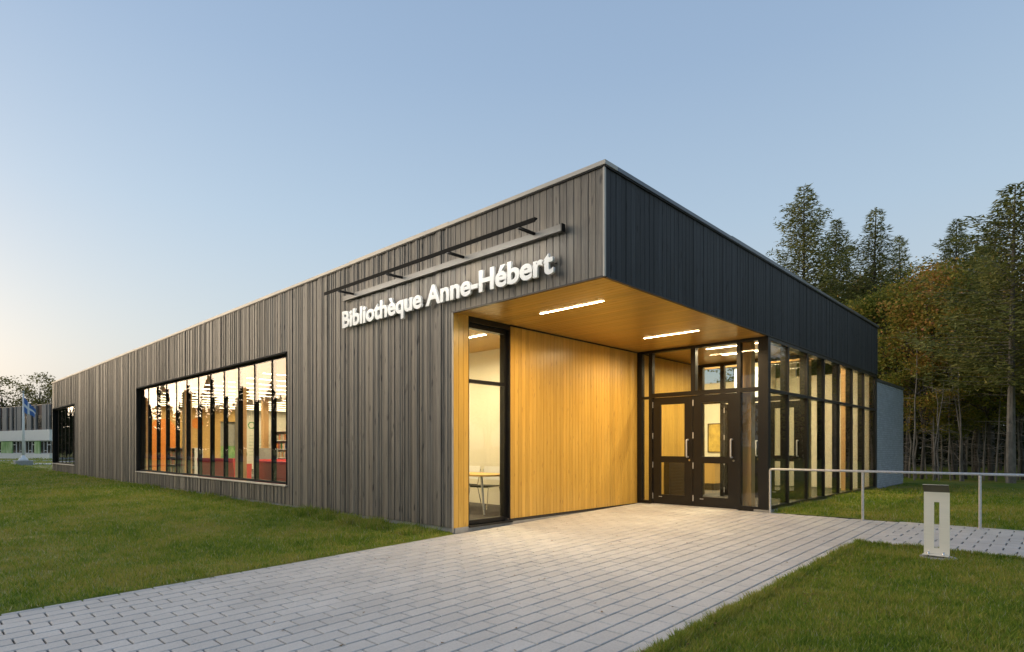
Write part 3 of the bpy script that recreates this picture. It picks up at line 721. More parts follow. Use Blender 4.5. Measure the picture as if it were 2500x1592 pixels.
for ax in (-10.2, -8.6, -6.98, -5.5): lp('arm', ax - .02, ax + .02, 5.876, 6.214, 4.372, 4.405, M['matte'])
lpart('diffuser', MB().prism([(5.8815 - Y0, .0438), (5.8475 - Y0, .0215), (5.8490 - Y0, .0193), (5.8830 - Y0, .0415)], 'x', -2.66, 2.7), M['led_sign'], lamp)

# ------------------------------------------------------------------ furniture inside
FZ = .142
tb = thing('meeting_table', 'pale wood meeting table on splayed metal legs behind the narrow window', 'table', (-8.75, 8.0, FZ))
o8 = [(math.copysign(abs(math.cos(t)) ** .6, math.cos(t)) * .85, math.copysign(abs(math.sin(t)) ** .6, math.sin(t)) * .45) for t in rng(0, 2 * math.pi, 28)[:-1]]
lpart('tabletop', MB().prism(o8, 'z', .715, .745), M['ply'], tb)
for sx in (-1, 1):
    for sy in (-1, 1): lpart('leg', MB().tube([(sx * .55, sy * .25, .714), (sx * .72, sy * .34, .0)], [.024, .017], 10), M['galv'], tb)
def chair(label, loc, rz):
    t = thing('meeting_chair', label, 'chair', loc, 'chairs round the meeting table', rz)
    lpart('seat', MB().prism([(-.22, -.22), (.22, -.22), (.23, .2), (.17, .24), (-.17, .24), (-.23, .2)], 'z', .44, .475), M['seatblack'], t)
    bk = MB()
    for i in range(6):
        a0, a1 = -.22 + .44 * i / 6, -.22 + .44 * (i + 1) / 6
        c0, c1 = .03 * (1 - (a0 / .22) ** 2), .03 * (1 - (a1 / .22) ** 2)
        n = len(bk.v)
        for (a, cc) in ((a0, c0), (a1, c1)):
            bk.v += [(a, -.235 - cc, .58), (a, -.25 - cc, .58), (a, -.30 - cc, .86), (a, -.285 - cc, .86)]; bk.r += [0] * 4
        bk.f += [tuple(n + q for q in f) for f in ((0, 4, 7, 3), (1, 2, 6, 5), (3, 7, 6, 2), (0, 1, 5, 4), (0, 3, 2, 1), (4, 5, 6, 7))]
    lpart('backrest', bk, M['white'], t)
    for s in (-1, 1):
        lpart('leg', MB().tube([(s * .235, .2, .445), (s * .25, .26, .0)], .010, 8), M['steel'], t)
        lpart('leg', MB().tube([(s * .235, -.28, .80), (s * .235, -.2, .45), (s * .25, -.3, .0)], .010, 8), M['steel'], t)
        lpart('side_rail', MB().tube([(s * .235, -.2, .447), (s * .235, .2, .447)], .009, 6), M['steel'], t)
    return t
c0 = chair('white backed chair with black seat at the near end of the meeting table', (-8.95, 8.55, FZ), R(190))
copy_tree(c0, (-9.55, 8.5, FZ), R(170), 'white backed chair half hidden by the narrow window frame')
copy_tree(c0, (-8.05, 8.62, FZ), R(205), 'chair seen side on at the window end of the meeting table')

desk = thing('reception_desk', 'pale wood reception desk on a dark plinth seen through the right door', 'desk', (-8.5, 17.1, FZ))
lpart('counter', MB().box(-1.3, .8, -.35, .35, .85, .90), M['white'], desk)
lpart('front_panel', MB().box(-1.25, .75, -.32, .32, .2, .849), M['ply'], desk)
lpart('plinth', MB().box(-1.2, .7, -.26, .26, 0, .199), M['black'], desk)
pt = thing('painting', 'golden landscape painting in a thin dark frame on the lobby wall', 'painting', (-9.35, YB - .125, 1.75))
lpart('frame', MB().box(-.36, -.33, -.04, 0, -.52, .52).box(.33, .36, -.04, 0, -.52, .52).box(-.33, .33, -.04, 0, .49, .52).box(-.33, .33, -.04, 0, -.52, -.49), M['black'], pt)
lpart('canvas', MB().box(-.33, .33, -.025, -.002, -.49, .49), pmat('golden_canvas', (.75, .52, .10), (.30, .22, .06), (5, 5, 3.5), rough=.5, det=8), pt)
pl = thing('glowing_drum', 'large white self-lit drum hanging in the lobby', 'lamp', (-7.05, 17.8, 2.85))  # emissive drum that shows as a bright rounded patch through the glass
lpart('drum_body', MB().tube([(0, 0, 0), (0, 0, .9)], .5, 28, cap=True), M['drum_body'], pl)
lpart('cord', MB().tube([(0, 0, .9), (0, 0, 1.66)], .012, 6), M['black'], pl)
mt = thing('heater_grille', 'dark louvred heater cabinet against the vestibule timber wall', 'heater', (XP + .004, 13.6, FZ))
lpart('cabinet', MB().box(0, .14, -.5, .5, .05, .9), M['black'], mt)
for i in range(9): lpart('slat', MB().box(.141, .152, -.42, .42, .16 + i * .075, .19 + i * .075), M['bronze'], mt)

def sofa(label, loc, rz, L=1.9):
    t = thing('sofa', label, 'sofa', loc, 'red sofas in the reading hall', rz)
    lpart('base', MB().box(-L / 2, L / 2, -.4, .4, .05, .38), M['red'], t)
    lpart('seat', MB().box(-L / 2 + .13, L / 2 - .13, -.42, .2, .381, .47), M['orange'], t)
    lpart('backrest', MB().prism([(.2, .382), (.42, .382), (.46, .86), (.3, .86)], 'x', -L / 2, L / 2), M['red'], t)
    for s in (-1, 1): lpart('armrest', MB().box(s * L / 2 - (.12 if s > 0 else 0), s * L / 2 + (0 if s > 0 else .12), -.42, .19, .381, .64), M['red'], t)
    return t
s0 = sofa('red sofa with orange seat just inside the right bays of the big window', (-17.0, 8.1, FZ), R(180))
copy_tree(s0, (-19.8, 9.5, FZ), R(90), 'red sofa turned end on behind the wooden column')
copy_tree(s0, (-23.8, 8.9, FZ), R(200), 'red sofa in the middle bays of the big window')
copy_tree(s0, (-14.9, 8.6, FZ), R(150), 'red sofa in the last bay beside the dark boards')
for i, (x, y, w, lb) in enumerate(((-15.2, 10.3, 1.9, 'grey felt screen behind the sofa in the last bay'), (-18.0, 10.8, 2.2, 'grey felt screen behind the red sofa at the column'), (-21.5, 11.0, 2.0, 'grey felt screen in the middle of the reading hall'), (-25.0, 11.0, 2.2, 'grey felt screen at the left part of the big window'))):
    t = thing('felt_screen', lb, 'screen', (x, y, FZ), 'felt screens in the reading hall')
    lpart('panel', MB().box(-w / 2, w / 2, -.04, .04, .1, 1.24), M['greyf'], t)
    for s in (-1, 1): lpart('foot', MB().box(s * w * .4 - .03, s * w * .4 + .03, -.2, .2, 0, .099), M['galv'], t)
bookcols = [pmat('book_' + n, c, rough=.7) for n, c in (('red', (.55, .06, .04)), ('orange', (.7, .25, .05)), ('blue', (.05, .1, .3)), ('cream', (.7, .65, .5)), ('green', (.08, .25, .1)), ('brown', (.25, .12, .06)))]
def bookcase(label, loc, w, h, n):
    t = thing('bookcase', label, 'bookcase', loc, 'white bookcases in the reading hall')
    mbf = MB().box(-w / 2, -w / 2 + .03, -.17, .17, 0, h).box(w / 2 - .03, w / 2, -.17, .17, 0, h).box(-w / 2 + .03, w / 2 - .03, .14, .17, 0, h).box(-w / 2 + .03, w / 2 - .03, -.17, .139, h - .03, h)
    lpart('carcass', mbf, M['white'], t)
    for s in range(n):
        z = .06 + s * (h - .1) / n
        lpart('shelf', MB().box(-w / 2 + .03, w / 2 - .03, -.17, .139, z - .02, z), M['white'], t)
        grp = [MB() for _ in bookcols]; x = -w / 2 + .05
        while x < w / 2 - .12:
            bw = random.uniform(.02, .05); k = random.randrange(len(bookcols))
            grp[k].box(x, x + bw - .002, -.13, .08, z + .001, z + random.uniform(.19, .27)); x += bw + (.12 if random.random() < .06 else 0)
        for k, gmb in enumerate(grp):
            if gmb.v: lpart('book', gmb, bookcols[k], t, kind='stuff')
    return t
b0 = bookcase('low white bookcase full of books at the left bays of the big window', (-28.5, 9.2, FZ), 2.0, 1.25, 3)
copy_tree(b0, (-31.5, 9.6, FZ), 0, 'low white bookcase in front of the orange arch')
copy_tree(b0, (-24.0, 13.0, FZ), 0, 'low white bookcase behind the felt screens')
bookcase('tall white bookcase seen through the rightmost bay of the big window', (-25.6, 12.0, FZ), 1.6, 2.0, 5)
pp = thing('potted_plant', 'leafy green plant in a white pot at the right end of the big window', 'plant', (-17.1, 9.1, FZ))
lpart('pot', MB().tube([(0, 0, 0), (0, 0, .02), (0, 0, .42)], [.15, .16, .2], 16), M['white'], pp)
st = MB(); st.tube([(0, 0, .4), (.02, .01, 1.0), (0, .03, 1.5)], [.018, .014, .006], 6); lpart('stem', st, M['trunk'], pp)
lf = MB()
for i in range(46):
    a = random.uniform(0, 6.28); z = random.uniform(1.0, 1.75); r = random.uniform(.05, .34); L = random.uniform(.12, .2)
    p = Vector((r * math.cos(a), r * math.sin(a), z)); d = Vector((math.cos(a), math.sin(a), random.uniform(-.5, .5))).normalized(); s = Vector((-d.y, d.x, 0)).normalized() * .045
    n = len(lf.v); lf.v += [tuple(p), tuple(p + d * L * .5 + s), tuple(p + d * L), tuple(p + d * L * .5 - s)]; lf.r += [random.random()] * 4; lf.f.append((n, n + 1, n + 2, n + 3))
lpart('foliage', lf, M['plant'], pp)

# ------------------------------------------------------------------ handrail
RY, RZ0 = 11.72, .125
hr = thing('handrail', 'galvanised steel pipe handrail along the back edge of the ramp', 'handrail', (-4.30, RY, RZ0))
posts = [-4.30, -2.72, -1.105, .55, 2.2, 3.85]
lpart('top_rail', MB().tube([(0, 0, .83), (.012, 0, .853), (.04, 0, .862), (10, 0, .862)], .0205, 14), M['galv'], hr, smooth=True)
for p in posts:
    lpart('post', MB().tube([(p + 4.30, 0, .008), (p + 4.30, 0, .842 if p > -4.2 else .84)], .0205, 14), M['galv'], hr)
    bp = lpart('base_plate', MB().box(p + 4.30 - .05, p + 4.30 + .05, -.05, .05, 0, .008), M['galv'], hr)
    for sx in (-1, 1): lpart('bolt', MB().tube([(p + 4.30 + sx * .036, .03, .008), (p + 4.30 + sx * .036, .03, .022)], .007, 6), M['steel'], hr)

# ------------------------------------------------------------------ bollard
bz = G(0, 8.7) + .03
bo = thing('path_bollard', 'flat folded aluminium bollard light with a tall slot beside the ramp', 'bollard', (-1.235, 8.72, bz))
w = .128
lpart('plate', MB().box(-w, -.026, 0, .006, .03, .775).box(.026, w, 0, .006, .03, .775).box(-.026, .026, 0, .006, .03, .10).box(-.026, .026, 0, .006, .655, .775), M['alu'], bo)
lpart('hood', MB().prism([(0, .776), (.006, .776), (-.088, .866), (-.094, .862)], 'x', -w, w), pmat('hood_underside_shade', (.17, .16, .135), (.15, .14, .12), rough=.5, metal=.3), bo)  # aluminium fold coloured dark to carry the shade on its underside
lpart('hood_edge', MB().box(-w, w, -.098, -.0885, .8665, .8705), M['alu'], bo)
lpart('foot_plate', MB().box(-w, w, -.115, .006, .022, .0295), M['alu'], bo)
for sx in (-.075, .075):
    for sy in (-.035, -.08):
        lpart('bolt', MB().tube([(sx, sy, .0296), (sx, sy, .036), (sx, sy, .05), (sx, sy, .058), (sx, sy, .062)], [.014, .014, .011, .007, .002], 10), M['steel'], bo, smooth=True)
        lpart('anchor_rod', MB().tube([(sx, sy, 0), (sx, sy, .0218)], .006, 6), M['dirt'], bo)
lpart('concrete_base', MB().tube([(0.02, -.03, -.06), (0.02, -.03, .0)], .19, 28), M['concrete'], bo)

# ------------------------------------------------------------------ flagpole
fx, fy = at(57, 47.5)
fp = thing('flagpole', 'white flagpole with a blue and white flag on a concrete block', 'flagpole', (fx, fy, .0))
lpart('concrete_block', MB().box(-.55, .55, -.55, .55, -.1, .34), M['concrete'], fp)
lpart('collar', MB().tube([(0, 0, .34), (0, 0, .5), (0, 0, .62), (0, 0, .78)], [.34, .3, .16, .12], 20), M['white'], fp, smooth=True)
lpart('pole', MB().tube([(0, 0, .7), (0, 0, 2.9), (0, 0, 5.75)], [.105, .085, .05], 14), M['white'], fp, smooth=True)
lpart('finial', MB().tube([(0, 0, 5.75), (0, 0, 5.8), (0, 0, 5.9), (0, 0, 5.95)], [.03, .085, .085, .02], 12), M['cap'], fp, smooth=True)
m, t, b = newmat('flag_cloth')
a = N(t, 'ShaderNodeAttribute', attribute_name='rnd'); b.inputs['Roughness'].default_value = .8
t.links.new(mixc(t, a.outputs['Fac'], (.07, .16, .44), (.72, .76, .82)), b.inputs['Base Color'])
fl = MB(); nu, nv = 24, 16
rd = Vector((RT[0], RT[1], 0)); fd = Vector((FW[0], FW[1], 0))
for j in range(nv + 1):
    for i in range(nu + 1):
        s, q = i / nu, j / nv
        p = rd * (s * .92) + fd * (.10 * math.sin(s * 8 + q * 2) * s) + Vector((0, 0, 5.5 - q * (1.25 - .55 * s) - s * 1.02 - .06 * math.sin(s * 7) * s))
        fl.v.append(tuple(p)); fl.r.append(1.0 if (abs(s - .48) < .085 or abs(q - .5) < .09) else .0)
for j in range(nv):
    for i in range(nu): q = j * (nu + 1) + i; fl.f.append((q, q + 1, q + nu + 2, q + nu + 1))
fo = lpart('flag', fl, m, fp, smooth=True); sm = fo.modifiers.new('s', 'SOLIDIFY'); sm.thickness = .004

# ------------------------------------------------------------------ far school building
P0 = Vector(at(0, 78)); P1 = Vector(at(128, 70.5)); ex = (P1 - P0).normalized(); ey = Vector((-ex.y, ex.x))
if ey.dot(Vector(FW)) < 0: ey = -ey
def wp(u):
    """distance along the far facade where the sight line of column u meets it"""
    a = (u - CXP) / FPX; d = Vector((FW[0] + a * RT[0], FW[1] + a * RT[1]))
    A = Matrix(((d.x, -ex.x), (d.y, -ex.y))); sol = A.inverted() @ P0; return sol[1]
SB = thing('school_building', 'white and grey two storey building far behind the flagpole', 'building', (P0.x, P0.y, 0))
def spart(name, a0, a1, b0, b1, z0, z1, mat, parent=None):
    mb = MB().obox((0, 0), (ex.x, ex.y), (ey.x, ey.y), a0, a1, b0, b1, z0, z1)
    return lpart(name, mb, mat, parent or SB)
M['brown'] = pmat('brown_panel', (.14, .08, .065), (.10, .06, .05), rough=.7)
M['greyw'] = pmat('weathered_grey_panel', (.30, .29, .28), (.22, .21, .205), (2, 2, .4), rough=.8)
M['mural'] = pmat('green_leaf_mural', (.12, .32, .06), (.55, .68, .42), (1.6, 1.6, .7), rough=.7, det=8)
A0, A1 = -40, 14
spart('wall', A0, A1, 0, 9, -.2, .66, M['white']); spart('wall', A0, A1, 0, 9, 2.26, 3.58, M['white']); spart('wall', A0, A1, .3, 9, .66, 2.26, M['white'])
spart('upper_wall', A0, A1, .25, 9, 3.58, 6.62, M['brown']); spart('roof_edge', A0, A1, .2, 9, 6.62, 6.70, M['capdark'])
k = 5.473; last = None
pan = [(-300, -262), (-240, -222), (-190, -130), (-110, -85), (-70, -20), (25, 80), (120, 148), (185, 203), (220, 272), (350, 405), (445, 470), (552, 608), (628, 648), (690, 745), (770, 800), (830, 900)]
for (a, b) in pan:
    s0_, s1_ = wp(a / k), wp(b / k); spart('wall_panel', s0_, s1_, .05, .249, 3.60, 6.64, M['greyw'])
    if last is not None:
        wn = spart('window', last + .06, s0_ - .06, .2, .249, 3.78, 5.35, M['black'])
        spart('pane', last + .1, s0_ - .1, .17, .199, 3.86, 5.28, M['greenroad'], wn)
    last = s1_
for (a, b) in ((-420, -320), (0, 148), (445, 518)): spart('mural_panel', wp(a / k), wp(b / k), .1, .299, .68, 2.24, M['mural'])
for i, (a, b) in enumerate([(-300, -262), (-255, -215), (-205, -165), (-150, -110), (-100, -60), (-50, -8), (152, 190), (200, 240), (245, 275), (278, 312), (320, 355), (360, 400), (408, 440), (520, 560), (565, 605), (612, 655), (660, 700), (708, 750), (760, 800)]):
    a, b = wp(a / k), wp(b / k)
    wn = spart('window', a, b, .2, .299, .70, 2.22, M['white'])
    zt = (1.78, 2.2, 1.05)[i % 3]
    for (q0, q1) in (((.76, zt - .05), (zt + .03, 2.16)) if i % 3 != 1 else ((.76, 2.16),)):
        spart('pane', a + .07, b - .07, .17, .199, q0, q1, M['greenroad'], wn)

# ------------------------------------------------------------------ trees
def conifer(seed, H, R0, z0, ns, airy=.0, droop=.25, sz=.21, wd=.03):
    """trunk and crown meshes of a larch or spruce of height H"""
    rs = np.random.RandomState(seed); tr = MB()
    bend = rs.uniform(-.25, .25, 2)
    def ax(z): t = z / H; return np.array([bend[0] * t * t, bend[1] * t * t, z])
    r0 = .0085 * H
    tr.tube([tuple(ax(H * i / 8)) for i in range(9)], [r0 * (1 - i / 8.4) + .008 for i in range(9)], 8)
    P = []; D = []; Lb = []
    nb = int((H - z0) / .26 * 8.5)
    for i in range(nb):
        t = (i + rs.rand()) / nb; z = z0 + (H - z0) * t
        rad = R0 * (1 - t) ** .80 * (1 - .35 * max(0, .22 - t) / .22) * rs.uniform(.5, 1.15) * (1 + .18 * math.sin(t * 23 + seed)) + .10
        a = i * 2.4 + rs.uniform(-.5, .5); d = np.array([math.cos(a), math.sin(a)])
        up = .25 + .5 * t
        pts = []
        m = 7
        for q in range(m + 1):
            s = q / m; pts.append(ax(z) + np.array([d[0] * rad * s, d[1] * rad * s, rad * (up * .75 * s - droop * .55 * s * s + .22 * s ** 4)]))
        if rad > .4: tr.tube([tuple(p) for p in pts[::2]], [.016 + .012 * rad * .3, .011, .007, .003][:len(pts[::2])], 3, cap=False)
        k = max(8, int(ns * .62 * rad / R0))
        s = rs.rand(k) ** .75 * .97 + .03
        base = np.array([pts[int(x * m)] * (1 - (x * m) % 1) + pts[min(m, int(x * m) + 1)] * ((x * m) % 1) for x in s])
        side = np.array([-d[1], d[0], 0])
        lat = rs.uniform(-1, 1, k) * (.06 + .30 * rad * (1 - s) ** .6 * .9)
        base = base + side * lat[:, None] + np.stack([np.zeros(k), np.zeros(k), -np.abs(lat) * .35 + rs.uniform(-.26, .12, k) * min(1, rad)], 1)
        dirv = np.stack([d[0] * .7 + side[0] * np.sign(lat) * .7, d[1] * .7 + side[1] * np.sign(lat) * .7, np.full(k, -.05)], 1) + rs.normal(0, .5, (k, 3))
        P.append(base); D.append(dirv)
    # bare dead twigs under the crown
    for i in range(26):
        z = rs.uniform(H * .1, z0 + .4); a = rs.uniform(0, 6.28); L = rs.uniform(.3, .8)
        p = ax(z); tr.tube([tuple(p), tuple(p + np.array([math.cos(a) * L, math.sin(a) * L, rs.uniform(-.25, .2)]))], [.01, .003], 3, cap=False)
    P = np.concatenate(P); D = np.concatenate(D); D /= np.linalg.norm(D, axis=1)[:, None]
    k = len(P); W = np.cross(D, rs.normal(0, 1, (k, 3))); W /= np.linalg.norm(W, axis=1)[:, None]
    L = rs.uniform(.6, 1.35, k) * sz; ww = rs.uniform(.7, 1.4, k) * wd
    V = np.stack([P - W * ww[:, None], P + W * ww[:, None], P + D * L[:, None]], 1).reshape(-1, 3)
    return tr.mesh('trunk'), trimesh(V, np.repeat(rs.rand(k), 3), 'crown')
def trimesh(V, rnd, name, n=3):
    me = bpy.data.meshes.new(name); nv = len(V); nf = nv // n
    me.vertices.add(nv); me.vertices.foreach_set('co', V.astype(np.float32).ravel())
    me.loops.add(nv); me.loops.foreach_set('vertex_index', np.arange(nv, dtype=np.int32))
    me.polygons.add(nf); me.polygons.foreach_set('loop_start', np.arange(0, nv, n, dtype=np.int32))
    me.update(calc_edges=True)
    at_ = me.attributes.new('rnd', 'FLOAT', 'POINT'); at_.data.foreach_set('value', rnd.astype(np.float32)); return me
def leaves(P, rs, size, name='crown'):
    k = len(P); D = rs.normal(0, 1, (k, 3)); D[:, 2] *= .6; D /= np.linalg.norm(D, axis=1)[:, None]
    W = np.cross(D, rs.normal(0, 1, (k, 3))); W /= np.linalg.norm(W, axis=1)[:, None]
    s = rs.uniform(.6, 1.3, k)[:, None] * size
    V = np.stack([P - D * s * .5, P + W * s * .38, P + D * s * .55, P - W * s * .38], 1).reshape(-1, 4, 3)
    return V
def broadleaf(seed, H, R0, z0, nl, size, trunk_r=.09, clumps=26, fork=5):
    rs = np.random.RandomState(seed); tr = MB(); C = []
    top = np.array([rs.uniform(-.3, .3), rs.uniform(-.3, .3), H * .72])
    tr.tube([(0, 0, 0), tuple(top * .5 + rs.uniform(-.08, .08, 3)), tuple(top)], [trunk_r, trunk_r * .7, trunk_r * .35], 8)
    for i in range(clumps):
        t = rs.rand(); z = z0 + (H - z0) * t; env = math.sin(math.pi * min(1, (t * .86 + .12))) ** .6
        a = rs.uniform(0, 6.28); r = R0 * env * math.sqrt(rs.rand())
        C.append(np.array([r * math.cos(a), r * math.sin(a), min(z, H * .93)]))
        st_ = top * rs.uniform(.45, .95)
        mid = (st_ + C[-1]) / 2 + np.array([0, 0, .25]); tr.tube([tuple(st_), tuple(mid), tuple(C[-1])], [trunk_r * .3, .02, .006], 4, cap=False)
    P = []
    for c_ in C:
        n = nl // clumps; q = np.clip(rs.normal(0, 1, (n, 3)), -1.9, 1.9) * np.array([.42, .42, .26]) * R0 * rs.uniform(.35, .62); P.append(c_ + q)
    P = np.concatenate(P); V = leaves(P, rs, size); k = len(P)
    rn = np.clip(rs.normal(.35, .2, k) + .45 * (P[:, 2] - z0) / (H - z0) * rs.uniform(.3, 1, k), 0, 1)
    return tr.mesh('trunk'), trimesh(V.reshape(-1, 3), np.repeat(rn, 4), 'crown', 4)
def tree_proto(kind, gen, bark, leaf):
    tm, cm = gen; tm.materials.append(bark); cm.materials.append(leaf); return kind, tm, cm
protos = {
    'la': tree_proto('larch_tree', conifer(1, 14, 3.0, 3.2, 210, sz=.17, wd=.024), M['trunk'], M['conifer']),
    'lb': tree_proto('larch_tree', conifer(2, 13, 2.5, 3.0, 185, sz=.17, wd=.024), M['trunk'], M['conifer']),
    'lc': tree_proto('larch_tree', conifer(3, 12, 2.7, 4.0, 200, droop=.35, sz=.17, wd=.024), M['paletrunk'], M['conifer']),
    'ld': tree_proto('larch_tree', conifer(9, 13, 2.1, 3.4, 130, sz=.16, wd=.022), M['trunk'], M['conifer']),
    'sp': tree_proto('spruce_tree', conifer(4, 9, 1.9, .8, 70, droop=.45, sz=.16, wd=.03), M['trunk'], M['spruce']),
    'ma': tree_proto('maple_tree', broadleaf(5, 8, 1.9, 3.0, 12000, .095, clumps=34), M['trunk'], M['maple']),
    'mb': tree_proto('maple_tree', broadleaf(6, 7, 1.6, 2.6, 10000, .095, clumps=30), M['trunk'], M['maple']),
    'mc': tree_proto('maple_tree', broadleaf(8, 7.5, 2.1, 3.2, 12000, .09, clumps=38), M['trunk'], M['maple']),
    'po': tree_proto('poplar_tree', broadleaf(7, 13, 3.0, 3.0, 3600, .26, .2, 46), M['trunk'], M['poplar']),
}
BASEH = dict(la=14, lb=13, lc=12, ld=13, sp=9, ma=8, mb=7, mc=7.5, po=13)
def plant_tree(key, x, y, H, label, group, rz=None, wide=1.0, z=None):
    kind, tm, cm = protos[key]; s = H / BASEH[key]
    t = bpy.data.objects.new(kind, None); COL.objects.link(t); t.location = (x, y, (G(x, y) - .05) if z is None else z)
    t.rotation_euler = (0, 0, random.uniform(0, 6.28) if rz is None else rz); t.scale = (s * wide, s * wide, s); t.empty_display_size = .3
    t['label'] = label; t['category'] = 'tree'
    if group: t['group'] = group
    for nm, me in (('trunk', tm), ('crown', cm)):
        o = bpy.data.objects.new(nm, me); COL.objects.link(o); o.parent = t
    return t
def top(u, v, D): return EYE + (HYP - v) / FPX * D
front_trees = [
    ('la', 1963, 462, 33, 'tall larch rising first behind the fascia, leaning branches on its left', 1.0),
    ('lb', 2028, 545, 36, 'shorter larch just right of the tallest one above the roof edge', 1.0),
    ('ld', 2129, 512, 33, 'airy larch standing free in the middle of the group above the roof', 1.15),
    ('ld', 2207, 582, 36, 'thin larch with open twigs left of the sky gap', .95),
    ('lb', 2330, 538, 31, 'larch just right of the sky gap', 1.0),
    ('ld', 2420, 540, 33, 'larch crown between the gap tree and the tree with the pale trunk', 1.0),
    ('lc', 2468, 462, 20.5, 'big larch with a straight pale trunk at the right edge of the lawn', 1.25),
    ('sp', 2085, 800, 29, 'small dense spruce right behind the roof end', 1.1),
    ('lb', 2385, 610, 29, 'green larch behind the rust coloured maples', 1.1),
]
for (kk, u, v, D, lb, wd) in front_trees:
    x, y = at(u, D); plant_tree(kk, x, y, top(u, v, D), lb, None, wide=wd * 1.3)
x, y = at(2600, 23); plant_tree('la', x, y, 12.5, 'larch beyond the right edge of the picture', 'larches beyond the frame')
maples = [
    ('ma', 2160, 700, 28, 'green maple beside the grey brick wing', 1.0),
    ('mb', 2215, 690, 27, 'rust topped maple nearest the sky gap', 1.1),
    ('mc', 2285, 640, 26, 'broad maple turning orange in the middle of the wood edge', 1.1),
    ('ma', 2355, 640, 25, 'maple with the reddest crown, left of the pale trunk', 1.0),
    ('mb', 2420, 790, 24, 'low yellow green maple beside the pale trunk', 1.2),
    ('mc', 2500, 760, 24, 'maple at the right edge of the picture', 1.1),
    ('mb', 2250, 860, 25, 'short maple in front of the wood, right of the brick wing', 1.1),
    ('ma', 2330, 880, 24.5, 'short yellow maple in the middle of the wood edge', 1.0),
]
for (kk, u, v, D, lb, wd) in maples:
    x, y = at(u, D); plant_tree(kk, x, y, top(u, v, D), lb, None, wide=wd)
# the wood behind: trees one cannot tell apart
for i in range(60):
    u = random.uniform(1830, 3500); D = random.uniform(33, 56); kk = random.choice(('la', 'lb', 'ld', 'lc', 'ma', 'mc'))
    x, y = at(u, D)
    if y < 26.5 or math.hypot(x - at(2250, D)[0], y - at(2250, D)[1]) < .9: continue
    hmax = top(0, 640 if not 2225 < u < 2300 else 760, D)
    if u < 2060: hmax = min(hmax, top(0, 640, D))
    plant_tree(kk, x, y, hmax * random.uniform(.72, .98), 'tree crowded in the wood behind the front row of larches and maples', 'trees crowded in the wood')
for i in range(16):
    x = random.uniform(4, 16); y = random.uniform(18, 34)
    plant_tree(random.choice(('ma', 'mb', 'lc', 'mc')), x, y, random.uniform(7, 10), 'tree at the wood edge right of the ramp lawn', 'trees at the wood edge beyond the frame')
# thin bare saplings at the edge of the wood
sap = []
for s in range(5):
    rs = random.Random(s); mb = MB(); H = rs.uniform(4, 6.5); lean = rs.uniform(-.5, .5)
    pts = [(lean * (i / 6) ** 1.3 + rs.uniform(-.03, .03), rs.uniform(-.05, .05), H * i / 6) for i in range(7)]
    mb.tube(pts, [.038 * (1 - i / 7.5) for i in range(7)], 6)
    for i in range(30):
        q = rs.uniform(.12, .98) * 6; a = Vector(pts[int(q)]).lerp(Vector(pts[min(6, int(q) + 1)]), q % 1); an = rs.uniform(0, 6.28); L = rs.uniform(.3, 1.1)
        b_ = a + Vector((math.cos(an) * L, math.sin(an) * L, rs.uniform(-.2, .45))); mb.tube([tuple(a), tuple((a + b_) / 2 + Vector((0, 0, .05))), tuple(b_)], [.008, .006, .003], 3, cap=False)
    me = mb.mesh('bare_sapling'); me.materials.append(M['paletrunk']); sap.append(me)
spec = {2222: 'bare pale sapling nearest the brick wing, leaning right', 2353: 'straight pale sapling in the middle of the dark wood edge', 2400: 'thin pale sapling left of the big pale trunk'}
us = [2205, 2222, 2230, 2236, 2278, 2284, 2291, 2318, 2345, 2353, 2360, 2372, 2400, 2388, 2405, 2432, 2452, 2488, 2495, 2262, 2300, 2330, 2520, 2560]
for i, u in enumerate(us):
    x, y = at(u, random.uniform(22.5, 26)); o = bpy.data.objects.new('bare_sapling', sap[i % 5]); COL.objects.link(o)
    o.location = (x, y, .08); o.rotation_euler = (0, 0, random.uniform(0, 6.28)); sc_ = random.uniform(.7, 1.15); o.scale = (sc_ * 1.1, sc_ * 1.1, sc_)
    o['category'] = 'tree'
    o['label'] = spec.get(u, 'thin bare sapling among the crowded stems at the dark wood edge')
    if u not in spec: o['group'] = 'thin saplings at the wood edge'
# undergrowth and the closed depth of the wood
rs = np.random.RandomState(11)
def scatter(u0, u1, D0, D1, z0, z1, n, bias=1.0):
    u = rs.uniform(u0, u1, n); D = rs.uniform(D0, D1, n); a = (u - CXP) / FPX
    return np.stack([D * (FW[0] + a * RT[0]), D * (FW[1] + a * RT[1]), z0 + (z1 - z0) * rs.rand(n) ** bias], 1)
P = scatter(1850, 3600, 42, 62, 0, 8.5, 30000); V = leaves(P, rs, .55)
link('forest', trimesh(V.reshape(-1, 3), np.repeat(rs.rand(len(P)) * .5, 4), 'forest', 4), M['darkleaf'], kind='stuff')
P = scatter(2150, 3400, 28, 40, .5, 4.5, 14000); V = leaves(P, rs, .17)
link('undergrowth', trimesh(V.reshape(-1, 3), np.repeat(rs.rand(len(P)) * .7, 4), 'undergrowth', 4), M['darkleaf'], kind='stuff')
# poplars behind the far building
for (u, v, D, wd, lb) in ((12, 915, 96, 1.2, 'leafy tree at the left edge of the picture behind the far building'), (62, 946, 98, .8, 'lowest of the trees behind the flagpole'), (102, 906, 92, .95, 'tallest tree right of the flag, partly behind the library'), (124, 925, 95, .7, 'narrow tree touching the library roof line'),
                      (-60, 930, 96, 1.0, 'tree behind the far building, outside the picture'), (150, 935, 96, .9, 'tree hidden behind the end of the library')):
    x, y = at(u, D); plant_tree('po', x, y, top(u, v, D), lb, None, wide=wd, z=0)
